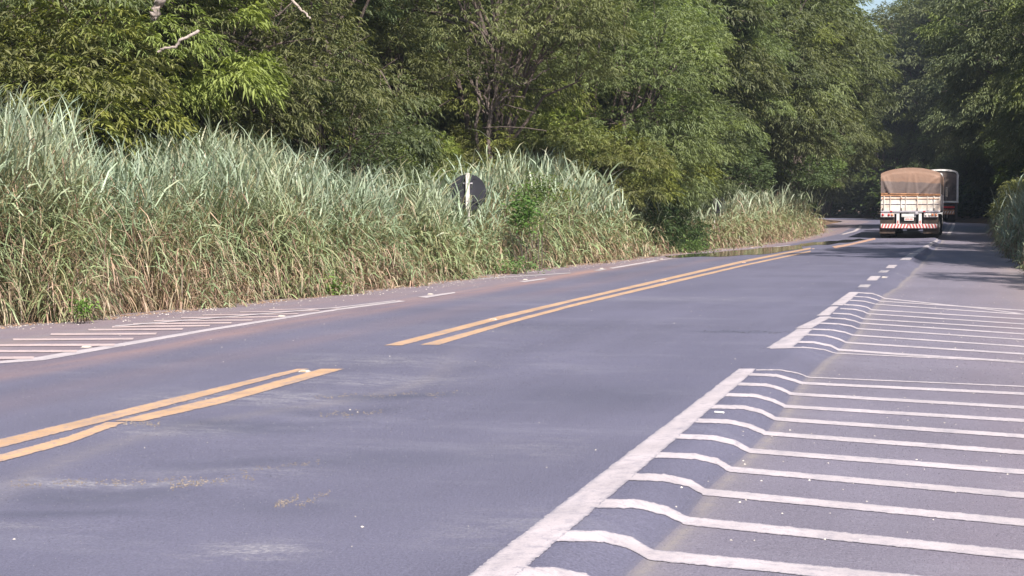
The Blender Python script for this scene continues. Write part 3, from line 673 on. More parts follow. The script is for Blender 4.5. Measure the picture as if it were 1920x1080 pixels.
# right side
place_tree('dark', 4.5, 139, 2.2, 1.0, 'tall dark tree right of the second truck, leaning over the road')
place_tree('feather_c', 4.6, 100, 1.9, 2.1, 'large tree whose branches hang over the trucks from the right')
place_tree('feather_a', 5.4, 82, 1.25, 4.0, 'tree on the right verge with yellow green sprays beside the grass', sz=1.5)
place_tree('dark', 4.7, 63, 1.05, .6, 'dark leaved tree at the right edge of the photo above the shaded verge', sz=1.3)
place_tree('broad', 3.9, 90, 1.0, 1.6, 'low broadleaf tree behind the grass on the right verge')
place_tree('bush', 3.0, 74, .9, 2.6, 'bush in shade behind the right verge grass', cat='shrub')
place_tree('feather_b', 5.2, 47, .95, 1.9, 'near tree on the right whose branches enter the top right corner', sz=1.25)
for x, y, s, k in ((12.5, 61, 2.0, 'feather_c'), (11.5, 76, 2.2, 'dark'), (12, 98, 2.4, 'feather_a'), (12, 122, 2.4, 'dark'), (9, 140, 2.2, 'feather_c'), (3.5, 141, 1.5, 'dark'), (5, 152, 1.7, 'dark'), (10.5, 48, 2.2, 'dark'), (9.5, 34, 1.4, 'feather_a'), (8.6, 111, 1.7, 'feather_b')):  # tall near ones are out of view, added to shade the right-hand canopy
    place_tree(k, x, y, s, g.random() * 6.28, 'tree deep in the woodland behind the right verge, some added unseen for shade', 'trees deep in the right woodland')

limb(tree2, [(286, 34, 0), (297, 8, 0), (310, -25, 0)], 29.6, .07, .10, M['bark_pale'], 'dead_limb')
limb(tree2, [(296, 98, 0), (307, 90, 0), (330, 88, 0), (337, 76, 0), (355, 68, .1), (372, 58, .3)], 29.3, .020, .030, M['bark_pale'], 'dead_limb')
limb(tree2, [(535, -12, .5), (556, 10, .3), (570, 22, .2), (582, 36, 0)], 34, .035, .02, M['bark_pale'], 'dead_limb')

# ------------------------------------------------------------------ dense undergrowth under the trees
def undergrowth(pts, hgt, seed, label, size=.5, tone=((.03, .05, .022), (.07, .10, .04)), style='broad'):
    g = np.random.default_rng(seed); n = len(pts); z = g.random(n) ** .8 * hgt
    P = np.stack([pts[:, 0], pts[:, 1], G(pts[:, 0], pts[:, 1]) + z], 1)
    D = g.normal(0, 1, (n, 3)); D[:, 2] = np.abs(D[:, 2]) * .5; D /= np.linalg.norm(D, axis=1)[:, None]
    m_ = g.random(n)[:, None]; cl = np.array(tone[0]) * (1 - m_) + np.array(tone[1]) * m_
    V, q, t, c = leaves_mesh('undergrowth', P, D, size, g, style, cl)
    me = np_mesh('undergrowth', V, [q, t], col=c)
    tag(link('undergrowth', me, None, M['leaf']), label, 'undergrowth', None, 'stuff')
g2 = np.random.default_rng(8)
n = 5000; y = 24 + 90 * g2.random(n); x = Xf(y) - 3.8 - 5 * g2.random(n)
undergrowth(np.stack([x, y], 1), 1.9 + .8 * np.sin(y * .7) * np.sin(x), 31, 'dark leafy undergrowth behind the tall grass on the left', .34)
n = 6500; y = 146 + 45 * g2.random(n); x = -34 + 46 * g2.random(n); k = (x - bend(y) > Xr(y) + .7) | (x - bend(y) < -13)
undergrowth(np.stack([x, y], 1)[k], (2.6 + 1.5 * np.sin(x * .5))[k], 32, 'shaded undergrowth along the far side of the road bend', .75)
n = 4500; y = 50 + 100 * g2.random(n); x = Xr(y) + 2.4 + bend(y) * (y > 122) + 7 * g2.random(n)
undergrowth(np.stack([x, y], 1), 2.2 + .9 * np.sin(y * .5), 33, 'dark undergrowth behind the grass on the right verge', .5)

n = 1700; px = 1262 + 85 * g2.random(n); fp = foot_at(px); dd = .15 + 3 * g2.random(n);  # added brush, its dark green painted in place of shade on the grass
undergrowth(np.stack([fp[:, 0] - dd, fp[:, 1]], 1), .7 + 1.5 * sstep(0, 1.2, dd), 34, 'brush added in dark tones for the shade in the gap between the grass mounds before the bend', .30, ((.022, .04, .018), (.06, .085, .035)), 'fine')
# ------------------------------------------------------------------ shape helpers for built things
def bm_new(): return bmesh.new()
def add_box(bm, c, s, rot=None, bevel=0.0):
    r = bmesh.ops.create_cube(bm, size=1.0); vs_ = r['verts']
    bmesh.ops.scale(bm, vec=s, verts=vs_)
    if bevel: 
        es = list({e for v in vs_ for e in v.link_edges}); rb = bmesh.ops.bevel(bm, geom=es, offset=bevel, segments=2, affect='EDGES', profile=.6); vs_ = list({v for f in rb['faces'] for v in f.verts} | {v for v in vs_ if v.is_valid})
    if rot is not None: bmesh.ops.rotate(bm, cent=(0, 0, 0), matrix=rot, verts=vs_)
    bmesh.ops.translate(bm, vec=c, verts=vs_); return vs_
def add_cyl(bm, c, r, h, axis='Z', seg=24, r2=None):
    q = bmesh.ops.create_cone(bm, cap_ends=True, segments=seg, radius1=r, radius2=r if r2 is None else r2, depth=h); vs_ = q['verts']
    if axis == 'X': bmesh.ops.rotate(bm, cent=(0, 0, 0), matrix=Matrix.Rotation(math.pi / 2, 3, 'Y'), verts=vs_)
    if axis == 'Y': bmesh.ops.rotate(bm, cent=(0, 0, 0), matrix=Matrix.Rotation(math.pi / 2, 3, 'X'), verts=vs_)
    bmesh.ops.translate(bm, vec=c, verts=vs_); return vs_
def fin(name, bm, mat, parent=None, smooth=False, label=None):
    me = bpy.data.meshes.new(name); bm.to_mesh(me); bm.free(); me.materials.append(mat)
    if smooth:
        for p_ in me.polygons: p_.use_smooth = True
    o = link(name, me, parent)
    if label: o['label'] = label
    return o
def box(name, c, s, mat, parent, bevel=.008, rot=None, label=None):
    bm = bm_new(); add_box(bm, c, s, rot, bevel); return fin(name, bm, mat, parent, label=label)
def share(o, parent, loc=None):
    c = o.copy(); C.objects.link(c); c.parent = parent or o.parent
    if loc is not None: c.location = loc
    return c

M['cream'] = simple('weathered_white_paint', (.80, .76, .70), .5, 0, .08, 3, .1, (.44, .27, .17), .62)
M['white'] = simple('white_metal', (.75, .73, .72), .45, 0, .08, 3, 0, (.4, .33, .28), .3)
M['rust'] = simple('rusty_orange_paint', (.50, .25, .12), .7, 0, .4, 6, .3, (.22, .10, .06), .7)
M['rail'] = simple('grey_steel_rail', (.45, .42, .46), .5, .2, .15, 6)
M['black'] = simple('black_underframe', (.022, .02, .022), .7, 0, .3, 5, 0, (.10, .07, .05), .3)
M['flap'] = simple('muddy_rubber_flap', (.035, .026, .022), .85, 0, .3, 4, 0, (.10, .06, .04), .6)
M['tyre'] = simple('tyre_rubber', (.018, .018, .019), .9, 0, .3, 8, .3, (.07, .05, .04), .4)
M['rim'] = simple('wheel_rim', (.35, .33, .31), .5, .5, .2, 8, 0, (.12, .08, .05), .5)
M['red_lens'] = simple('red_lens', (.55, .035, .04), .25, 0, .1)
M['amber_lens'] = simple('amber_lens', (.75, .26, .10), .25, 0, .1)
M['clear_lens'] = simple('clear_lens', (.75, .68, .58), .2, 0, .1)
M['housing'] = simple('lamp_housing', (.62, .56, .56), .5, 0, .1)
M['white_tape'] = simple('white_reflective_tape', (.70, .66, .64), .5, 0, .1)
M['red_tape'] = simple('red_reflective_tape', (.50, .09, .08), .5, 0, .2)
M['glass'] = simple('dark_glass', (.02, .025, .03), .1)
M['cab'] = simple('cab_paint', (.55, .56, .58), .35, 0, .1)
M['post'] = simple('white_painted_wood', (.75, .70, .66), .6, 0, .1, 20, .2, (.4, .3, .22), .4)
M['sign_back'] = simple('dark_sign_back', (.030, .030, .040), .55, .2, .2, 5)
M['sign_face'] = simple('sign_face', (.7, .68, .66), .4)
# two tone tarpaulin: dust settled on the upper part
def tarp_mat(name, lo, hi, z0, z1):
    m, n, l, p = new_mat(name); tc = n.new('ShaderNodeTexCoord').outputs['Object']
    sp = n.new('ShaderNodeSeparateXYZ'); l.new(tc, sp.inputs[0])
    nz = noise(n, l, tc, 1.3, 5, .6, 0, 1)
    zz = math_(n, l, 'ADD', sp.outputs[2], math_(n, l, 'MULTIPLY', math_(n, l, 'SUBTRACT', nz, .5), .25))
    zz = math_(n, l, 'ADD', zz, math_(n, l, 'MULTIPLY', sp.outputs[0], .05))
    mr = n.new('ShaderNodeMapRange'); mr.inputs['From Min'].default_value = z0; mr.inputs['From Max'].default_value = z1; l.new(zz, mr.inputs['Value'])
    c = mixc(n, l, mr.outputs[0], lo, hi); c = mixc(n, l, math_(n, l, 'MULTIPLY', noise(n, l, tc, 4, 6), .25), c, (.30, .22, .18))
    l.new(c, p.inputs['Base Color']); p.inputs['Roughness'].default_value = .75
    b = n.new('ShaderNodeBump'); b.inputs['Strength'].default_value = .4; b.inputs['Distance'].default_value = .03
    l.new(noise(n, l, tc, 2.2, 5), b.inputs['Height']); l.new(b.outputs[0], p.inputs['Normal']); return m
M['tarp'] = tarp_mat('dusty_tarpaulin', (.155, .12, .115), (.29, .175, .125), 2.40, 2.46)
M['tarp2'] = tarp_mat('dark_tarpaulin', (.045, .038, .04), (.07, .05, .045), 2.3, 2.9)
M['tarp_side'] = simple('brown_tarpaulin', (.22, .15, .10), .8, 0, .3, 2, .3)

def wheel(parent, x, y, r=.5, w=.27):
    bm = bm_new(); vs_ = add_cyl(bm, (0, 0, 0), r, w, 'X', 28)
    es = [e for e in bm.edges if abs(e.verts[0].co.x - e.verts[1].co.x) < 1e-4]; bmesh.ops.bevel(bm, geom=es, offset=.035, segments=2, affect='EDGES')
    for k in range(28):
        a = k / 28 * 2 * math.pi; add_box(bm, (0, math.sin(a) * (r + .004), math.cos(a) * (r + .004)), (w * .8, .02, .02), Matrix.Rotation(0, 3, 'X'))
    t = fin('wheel', bm, M['tyre'], parent); t.location = (x, y, r + .005)
    bm = bm_new(); add_cyl(bm, (0, 0, 0), r * .55, w + .02, 'X', 20); add_cyl(bm, (0, 0, 0), r * .2, w + .08, 'X', 12); fin('rim', bm, M['rim'], t)
    return t

def tarp_grid(name, zb, zs, zp, hw, y0, Lg, mat, parent, hoops=9):
    """arched cover: rear flap, both sides and roof as one cloth"""
    prof = [(-hw, zb), (-hw - .01, (zb + zs) / 2), (-hw, zs)] + [(-hw * math.cos(a), zs + (zp - zs) * (1 - math.cos(a) ** 2) ** .8) for a in np.linspace(.12, math.pi - .12, 13)] + [(hw, zs), (hw + .01, (zb + zs) / 2), (hw, zb)]
    prof = np.array(prof); n = len(prof); Y = np.linspace(0, Lg, hoops * 4 + 1)
    co = []
    for i_, yy in enumerate(Y):
        sag = .05 * abs(math.sin(i_ / 4 * math.pi)); q = prof.copy(); k_ = (q[:, 1] - zs) / (zp - zs + 1e-6); q[:, 1] -= sag * np.clip(k_, 0, 1); q[:, 0] *= 1 - .012 * abs(math.sin(i_ / 4 * math.pi)) * (q[:, 1] > zb + .05)
        co += [(a, y0 + yy, b_) for a, b_ in q]
    return link(name, np_mesh(name, np.array(co), [grid_faces(len(Y), n)], smooth=True), parent, mat), prof

def rear_flap(name, zb, zs, zp, hw, y0, mat, parent, seed):
    g = np.random.default_rng(seed); nx, nz = 46, 30; X = np.linspace(-1, 1, nx); T = np.linspace(0, 1, nz)
    XX, TT = np.meshgrid(X, T)
    top = zs + (zp - zs) * (1 - XX ** 2) ** .8
    bot = zb - .045 * XX + .012 * np.sin(XX * 9)
    Z = bot + (top - bot) * TT
    Yd = -.015 - .03 * np.sin(TT * math.pi) 
    for (x0, x1, a) in ((-.93, -.72, .05), (-.80, -.66, .035), (.86, .30, .055), (.95, .62, .04), (-.05, -.12, .02), (.12, .2, .02)):
        cx_ = x1 + (x0 - x1) * np.clip(TT / .75, 0, 1); Yd -= 1.7 * a * np.exp(-((XX - cx_) / .035) ** 2) * np.clip(1.25 - TT * 1.1, 0, 1) * (1 - sstep(.7, .85, TT))
    fl = sstep(.80, .86, TT); Yd = Yd * (1 - fl) + fl * (-.02 + .10 * (TT - .8))
    co = np.stack([XX * hw, y0 + Yd, Z], -1).reshape(-1, 3)
    me = np_mesh(name, co, [grid_faces(nz, nx)], smooth=True)
    return link(name, me, parent, mat)

def lamp_cluster(parent, xs, z, mats, y, r=.058):
    x0, x1 = min(xs) - .09, max(xs) + .09
    h = box('lamp_housing', ((x0 + x1) / 2, y, z), (x1 - x0, .07, .19), M['housing'], parent)
    for x, mt in zip(xs, mats):
        bm = bm_new(); add_cyl(bm, (x, y - .045, z), r, .03, 'Y', 18, r * .8); fin('lamp', bm, mt, h, True)

def tractor(parent, y, paint_m):
    cb = box('cab', (0, y + 1.1, 1.9), (2.4, 2.0, 2.3), paint_m, parent, .12)
    box('windscreen', (0, y + 2.105, 2.15), (2.1, .03, .85), M['glass'], cb)
    for s_ in (-1, 1):
        box('side_window', (s_ * 1.205, y + 1.3, 2.2), (.02, .9, .7), M['glass'], cb); box('mirror', (s_ * 1.38, y + 1.9, 2.1), (.12, .12, .5), M['black'], cb, .03)
        box('headlight', (s_ * .9, y + 2.13, .85), (.4, .06, .22), M['clear_lens'], cb)
    box('front_bumper', (0, y + 2.1, .6), (2.4, .3, .45), paint_m, cb, .05)
    box('chassis', (0, y - 1.3, .85), (.9, 4.2, .25), M['black'], parent)
    for yy in (y + 1.2,):
        for s_ in (-1, 1): wheel(parent, s_ * 1.05, yy)
    for yy in (y - 1.6, y - 2.75):
        for s_ in (-1, 1): wheel(parent, s_ * .95, yy, .5, .55)

def grain_truck():
    t = empty('grain_truck', (0, 0, 0))
    BL = 11.5
    # load bed
    box('bed_floor', (0, BL / 2, 1.15), (2.46, BL - .1, .10), M['black'], t)
    for s_ in (-1, 1):
        w = box('side_wall', (s_ * 1.235, BL / 2 + .02, 1.55), (.04, BL - .06, .74), M['tarp_side'], t)
        for k in range(12): box('side_stake', (s_ * 1.262, .4 + k * .96, 1.55), (.016, .07, .72), M['rail'], w, .003)
    tg = box('tailgate', (0, -.02, 1.52), (2.50, .05, .72), M['cream'], t, .006)
    def ZX(x): return (x - 685) / 283.4
    def ZZ(z): return (1000 - z) / 283.4
    box('top_rail', (0, -.055, 1.868), (2.50, .05, .085), M['rust'], tg, .01)
    for zz in (515, 578): box('rail', (0, -.056, ZZ(zz)), (2.44, .028, .022), M['rail'] if zz == 578 else M['rust'], tg, .004)
    for x in (370, 445, 575, 630, 770, 890, 965):
        box('stake', (ZX(x), -.063, 1.535), (.022 if x in (445, 630, 890) else .034, .036, .60), M['cream'], tg, .004)
    for x in (350, 575, 765, 965):
        box('hinge', (ZX(x), -.09, 1.72), (.04, .02, .07), M['rust'], tg, .004); box('latch', (ZX(x) + .01, -.09, 1.25), (.035, .02, .12), M['black'], tg, .004)
    sill = box('rear_sill', (0, -.045, 1.165), (2.50, .09, .085), M['rail'], t)
    for x in (455, 850): box('reflector', (ZX(x), -.096, 1.17), (.10, .012, .045), M['red_lens'], sill, .004)
    # lamps, plate, frame below the tailgate
    lamp_cluster(t, [ZX(355), ZX(428), ZX(468)], 1.015, [M['red_lens'], M['red_lens'], M['amber_lens']], -.03)
    lamp_cluster(t, [ZX(873), ZX(915), ZX(950), ZX(990)], 1.015, [M['clear_lens'], M['clear_lens'], M['amber_lens'], M['amber_lens']], -.03)
    box('cross_panel', (ZX(665), -.02, 1.0), (.62, .05, .17), M['white'], t, .03)
    box('coupling', (ZX(757), -.06, 1.09), (.12, .1, .12), M['rail'], t, .03)
    pl = box('licence_plate', (ZX(670), -.062, ZZ(763)), (.40, .012, .14), M['white_tape'], t, .004)
    for k, (x, w) in enumerate([(-.13, .035), (-.08, .03), (-.03, .035), (.04, .03), (.085, .03), (.13, .035)]): box('plate_mark', (ZX(670) + x, -.070, ZZ(763) - .006), (w, .006, .06), M['red_tape'], pl, .001)
    for x in (537, 803):
        pp = box('bumper_bracket', (ZX(x), -.02, .86), (.125, .07, .53), M['white'], t)
        box('reflector', (ZX(x), -.062, ZZ(800)), (.045, .012, .13), M['red_lens'], pp, .003)
    box('back_panel', (0, .12, .80), (2.3, .05, .52), M['black'], t)
    # striped bumper: every chevron stripe its own piece
    bp = box('rear_bumper', (ZX(670), -.07, .535), (2.38, .05, .185), M['white_tape'], t, .004)
    n_ = 18; x0, x1 = ZX(670) - 1.19, ZX(670) + 1.19; xm = (x0 + x1) / 2; pit = (x1 - x0) / n_
    for k in range(n_):
        left = k < n_ / 2; xa = x0 + k * pit + (.0 if left else pit * .45); wd = pit * .52; sk = pit * .5 * (1 if left else -1)
        bm = bm_new(); zb, zt = .447, .623
        pts = [(xa, zb), (xa + wd, zb), (xa + wd + sk, zt), (xa + sk, zt)]; pts = [(min(max(a, x0 + .002), x1 - .002), b_) for a, b_ in pts]
        f_ = bm.faces.new([bm.verts.new((a, -.0985, b_)) for a, b_ in pts]); r_ = bmesh.ops.extrude_face_region(bm, geom=[f_]); bmesh.ops.translate(bm, vec=(0, .003, 0), verts=[v for v in r_['geom'] if isinstance(v, bmesh.types.BMVert)])
        fin('stripe', bm, M['red_tape'], bp)
    # running gear
    for s_ in (-1, 1):
        box('chassis_rail', (s_ * .42, BL / 2, .98), (.12, BL - .3, .22), M['black'], t)
        box('mudflap', (s_ * .92 + ZX(670), .02, .375), (.66, .02, .34), M['flap'], t)
        box('mudflap', (s_ * .92 + ZX(670), .03, .78), (.62, .02, .34), M['flap'], t)
        for yy in (.75, 2.0, 3.25): wheel(t, s_ * .93 + ZX(670), yy, .5, .62)
    for yy in (.75, 2.0, 3.25):
        bm = bm_new(); add_cyl(bm, (0, yy, .5), .07, 1.5, 'X', 12); add_box(bm, (.08, yy, .42), (.5, .22, .2), None, .04); fin('axle', bm, M['black'], t)
    tarp_grid('tarpaulin', 1.86, 2.79, 3.05, 1.26, .0, BL, M['tarp'], t)
    rear_flap('tarpaulin_flap', 1.915, 2.79, 3.05, 1.26, -.03, M['tarp'], t, 4)
    box('tarpaulin_hem', (0, -.092, 1.918), (2.5, .02, .035), M['rust'], t, .006, Matrix.Rotation(.018, 3, 'Y'))
    tractor(t, BL + 1.2, M['cab'])
    return t
def second_truck():
    t = empty('covered_truck', (0, 0, 0)); BL = 8.5
    box('load_floor', (0, BL / 2, 1.2), (2.44, BL - .1, .12), M['black'], t)
    for s_ in (-1, 1): box('side_wall', (s_ * 1.2, BL / 2, 1.6), (.05, BL, .75), M['rust'], t)
    fr = box('rear_frame', (1.17, -.03, 2.35), (.14, .08, 1.9), M['white'], t, .03)
    box('rear_frame', (-1.17, -.03, 2.35), (.20, .08, 1.9), M['white'], t, .03)
    bm = bm_new()
    for k in range(10):
        a0, a1 = k / 10 * math.pi, (k + 1) / 10 * math.pi; p0 = (-1.18 * math.cos(a0), 3.28 + .36 * math.sin(a0) ** .6); p1 = (-1.18 * math.cos(a1), 3.28 + .36 * abs(math.sin(a1)) ** .6)
        L_ = math.hypot(p1[0] - p0[0], p1[1] - p0[1]); add_box(bm, ((p0[0] + p1[0]) / 2, -.03, (p0[1] + p1[1]) / 2), (L_ + .03, .085, .12), Matrix.Rotation(-math.atan2(p1[1] - p0[1], p1[0] - p0[0]), 3, 'Y'))
    fin('rear_frame', bm, M['white'], t, label='white arched top of the rear frame')
    box('rear_frame', (.62, -.035, 1.40), (1.26, .09, .13), M['white'], t, .02)
    rear_flap('tarpaulin_flap', 1.45, 3.36, 3.56, 1.12, 0, M['tarp2'], t, 9)
    tarp_grid('tarpaulin', 1.5, 3.36, 3.6, 1.25, .05, BL, M['tarp_side'], t, 7)
    lp = box('lamp_housing', (.5, -.04, 1.02), (.95, .08, .13), M['red_lens'], t, .02)
    bpn = box('rear_bumper', (.5, -.02, .68), (.95, .06, .34), M['rust'], t, .02)
    for k in range(5): box('stripe', (.15 + k * .18, -.055, .66), (.06, .01, .2), M['white_tape'], bpn, .002, Matrix.Rotation(.5, 3, 'Y'))
    lp = box('lamp_housing', (-.9, -.04, 1.02), (.5, .08, .13), M['red_lens'], t, .02)
    box('mudflap', (1.1, .0, .72), (.2, .03, 1.2), M['black'], t); box('mudflap', (-.95, .0, .6), (.5, .03, .8), M['black'], t)
    for s_ in (-1, 1):
        for yy in (1.0, 2.2): wheel(t, s_ * .92, yy, .5, .55)
        box('chassis_rail', (s_ * .42, BL / 2, .98), (.12, BL, .22), M['black'], t)
        box('side_guard', (s_ * 1.2, BL / 2 + 1.2, .8), (.04, BL - 3.4, .35), M['rust'], t)
    tractor(t, BL + .6, M['white'])
    return t
p_ = hit(np.array([1706.5]), np.array([447.]))[0]
t1 = grain_truck(); t1.location = (p_[0], p_[1], p_[2]); t1.rotation_euler = (0, 0, R(.3))
tag(t1, 'cream tailgated grain truck under a two tone dusty tarpaulin, driving away in the right lane', 'truck')
p_ = depth_pt(np.array([1763.]), np.array([416.]), 128)[0]
t2 = second_truck(); t2.location = (p_[0], p_[1], float(H(p_[0], p_[1]))); t2.rotation_euler = (0, 0, R(10.0))
tag(t2, 'second truck ahead with white arched rear frame, half hidden behind the grain truck', 'truck')

# ------------------------------------------------------------------ signs seen from behind
def sign(px, py, Z, rad, label, cut=.06, rz=.12):
    c = depth_pt(np.array([float(px)]), np.array([float(py)]), Z)[0]
    gz = float(G(c[0], c[1])); t = empty('road_sign', (c[0], c[1], gz), rz); hc = c[2] - gz
    bm = bm_new(); add_cyl(bm, (0, .05, hc), rad, .012, 'Y', 48); pl = fin('sign_plate', bm, M['sign_back'], t)
    bm = bm_new(); add_cyl(bm, (0, .0585, hc), rad * .985, .004, 'Y', 48); fin('sign_face', bm, M['sign_face'], pl)
    box('post', (0, 0, (hc + rad * 1.06) / 2 - .1), (.078, .075, hc + rad * 1.06 + .2), M['post'], t, .006)
    bm = bm_new(); add_box(bm, (0, .04, hc + rad * .5), (.2, .02, .03), None, .003); add_box(bm, (0, .04, hc - rad * .45), (.2, .02, .03), None, .003)
    fin('bracket', bm, M['rail'], t)
    for dz in (.5, -.45):
        bm = bm_new(); add_cyl(bm, (0, -.042, hc + rad * dz), .012, .012, 'Y', 8); fin('bolt', bm, M['rail'], t)
    return tag(t, label, 'road sign', 'round road signs seen from behind')
sign(877, 361, 39.3, .40, 'round dark backed sign on a white post, standing out of the sunlit grass')
sign(1339, 385, 67, .42, 'half buried round sign on a white post in the shaded grass near the bend')

# ------------------------------------------------------------------ leafy plants: a climber on the grass, weeds by the kerb
def leafy(name, px, py, Z, w, h, n, size, label, cat, tone, seed, style='broad'):
    g = np.random.default_rng(seed); c = depth_pt(np.array([float(px)]), np.array([float(py)]), Z)[0]
    base = np.array([c[0], c[1], float(G(c[0], c[1]))]); top = max(c[2] - base[2] + h / 2, .15)
    e = empty(name, base)
    q = g.normal(0, .42, (n, 3)) * np.array([w, w * .6, h]); q[:, 2] += c[2] - base[2]; q[:, 2] = np.clip(q[:, 2], .03, None)
    D = q * np.array([1, 1, 0]) + g.normal(0, .5, (n, 3)) + np.array([.3, -.5, .5]); D /= np.linalg.norm(D, axis=1)[:, None]
    m_ = g.random(n)[:, None]; cl = np.array(tone[0]) * (1 - m_) + np.array(tone[1]) * m_
    V, qd, t, cc = leaves_mesh('leaves', q, D, size, g, style, cl)
    me = np_mesh('leaves', V, [qd, t], col=cc); link('leaves', me, e, M['leaf'])
    ps = []
    for k in range(7):
        en = q[int(g.integers(0, n))]; t_ = np.linspace(0, 1, 5)[:, None]; P = np.array([0, 0, -.05]) * (1 - t_) + en * t_; P[1:-1] += g.normal(0, .03, (3, 3)); ps.append((P, .008 * (1 - .6 * t_[:, 0])))
    co, f = tubes(ps, 5); link('stem', np_mesh('stem', co, [f], smooth=True), e, M['bark'])
    return tag(e, label, cat)
BR = ((.08, .15, .035), (.15, .25, .06))
leafy('climbing_vine', 1012, 362, 39.4, .6, .5, 150, .09, 'bright green climber sprawling over the grass mound right of the round sign', 'vine', ((.06, .11, .035), (.13, .21, .06)), 61)
leafy('climbing_vine', 985, 400, 38.6, .4, .5, 110, .12, 'smaller dark green creeper low on the grass mound', 'vine', ((.05, .10, .03), (.11, .19, .05)), 62)
leafy('weed', 155, 581, 22.1, .16, .14, 40, .06, 'bright green broad leaved weed at the kerb below the dry grass', 'weed', BR, 63)
leafy('weed', 620, 545, 28.9, .3, .2, 50, .08, 'small green weed at the edge of the grass left of the litter', 'weed', BR, 64)
leafy('weed', 965, 499, 37.6, .6, .2, 110, .06, 'low green creeping weed at the foot of the grass below the sign', 'weed', ((.06, .12, .04), (.14, .22, .07)), 65)
leafy('weed', 1300, 466, 54.5, .9, .4, 160, .08, 'green weeds at the foot of the shaded grass', 'weed', ((.06, .12, .04), (.14, .22, .07)), 66)
leafy('feather_shrub', 1262, 275, 62, 1.4, 1.0, 300, .2, 'pale green glossy shrub high behind the grass mound', 'shrub', ((.10, .15, .09), (.2, .26, .16)), 67)

# ------------------------------------------------------------------ litter, gravel, studs
M['litter'] = simple('pale_litter', (.62, .56, .50), .7, 0, .25, 30)
M['plastic'] = simple('white_plastic', (.80, .77, .75), .4, 0, .06, 20)
M['gravel'] = simple('tan_gravel', (.20, .165, .14), .9, 0, .4, 25)
def chips(name, xy, size, mat, label, cat, seed, flat=.35):
    g = np.random.default_rng(seed); n = len(xy); s_ = size * (.45 + .9 * g.random(n)); a = g.random(n) * 6.28
    base = np.array([[1, 0, 0], [-.5, .8, 0], [-.6, -.7, 0], [.1, .05, 1], [.7, .6, .35]], float) 
    z = np.where(in_road(xy), H(xy[:, 0], xy[:, 1]), G(xy[:, 0], xy[:, 1])) + .001
    V = base[None] * (.75 + .5 * g.random((n, 5, 1))) * s_[:, None, None]; V[..., 2] *= flat * 2
    ca, sa = np.cos(a)[:, None], np.sin(a)[:, None]; X = V[..., 0] * ca - V[..., 1] * sa; Y = V[..., 0] * sa + V[..., 1] * ca
    P = np.stack([X + xy[:, :1], Y + xy[:, 1:], V[..., 2] + z[:, None]], -1)
    b_ = (np.arange(n) * 5)[:, None]; F = np.concatenate([b_ + np.array([[0, 4, 3]]), b_ + np.array([[4, 1, 3]]), b_ + np.array([[1, 2, 3]]), b_ + np.array([[2, 0, 3]])])
    me = np_mesh(name, P.reshape(-1, 3), [F]); return tag(link(name, me, None, mat), label, cat, None, 'stuff')
def in_road(xy): return (xy[:, 0] > Xf(xy[:, 1]) - .05) & (xy[:, 0] < Xr(xy[:, 1]) + .2)
gg = np.random.default_rng(91)
n = 200; y = 5.5 + 70 * gg.random(n) ** 1.5; x = -9 + 10.2 * gg.random(n); chips('litter', np.stack([x, y], 1), .0065, M['litter'], 'pale specks of litter scattered over the lanes', 'litter', 92)
n = 420; y = 8 + 48 * gg.random(n) ** 1.2; x = -1.4 + 2.6 * gg.random(n); chips('litter', np.stack([x, y], 1), .0065, M['litter'], 'pale specks of litter scattered over the right shoulder', 'litter', 93)
n = 900; y = 19 + 45 * gg.random(n) ** 1.3; x = Xf(y) + np.abs(gg.normal(0, .5, n)) + .02; chips('litter', np.stack([x, y], 1), .010, M['litter'], 'pale litter and grit along the foot of the grass', 'litter', 94)
n = 1500; y = 19 + 60 * gg.random(n); x = Xf(y) + gg.normal(0, .09, n); chips('grit', np.stack([x, y], 1), .022, M['gravel'], 'reddish grit along the kerb edge of the left shoulder', 'grit', 95)
def seam(px0, py0, px1, py1, wpx, n, size, seed, mat, label):
    g = np.random.default_rng(seed); t = g.random(n); px = px0 + (px1 - px0) * t; py = py0 + (py1 - py0) * t + g.normal(0, wpx, n) + 2 * np.sin(t * 17)
    keep = (np.sin(t * 31 + seed) + np.sin(t * 73)) > -.9; k2 = np.arange(keep.sum()) % 5 < 3; P = hit(px[keep][k2], py[keep][k2]); chips('gravel', P[:, :2], size * .62, mat, label, 'gravel', seed)
seam(20, 908, 480, 898, 3.5, 900, .008, 201, M['gravel'], 'crumbled tan gravel seam across the near lane')
seam(590, 744, 860, 737, 2.0, 500, .008, 202, M['gravel'], 'thin tan gravel seam beside a dark bitumen patch')
seam(600, 778, 716, 773, 2.5, 260, .009, 203, M['gravel'], 'short tan gravel patch left of the lane middle')
seam(220, 792, 300, 797, 2.5, 300, .009, 204, M['gravel'], 'gravel broken out beside the kink of the yellow line')
seam(515, 948, 560, 935, 3.5, 260, .008, 205, M['gravel'], 'tan scrape mark nearest the photo centre bottom')
seam(560, 948, 620, 922, 3.0, 200, .006, 206, M['gravel'], 'thin tan scrape mark in the near lane')
seam(320, 912, 380, 906, 3.5, 260, .009, 207, M['gravel'], 'clump of loose reddish gravel in the near lane')
seam(450, 884, 600, 866, 2.5, 260, .006, 208, M['gravel'], 'faint gravel streak across the near lane')
seam(1320, 621, 1480, 623, .8, 260, .010, 209, simple('dark_gravel', (.05, .05, .06), .9), 'dark crumbled crack running to the edge line')
pp = hit(np.array([1347.]), np.array([775.]))[0]
t = empty('plastic_piece', pp, -.2)
box('shell', (0, 0, .008), (.055, .018, .012), M['plastic'], t, .004); box('cap', (.034, 0, .007), (.012, .014, .012), M['plastic'], t, .003)
tag(t, 'white plastic scrap lying between two stripes beside the edge line', 'litter')
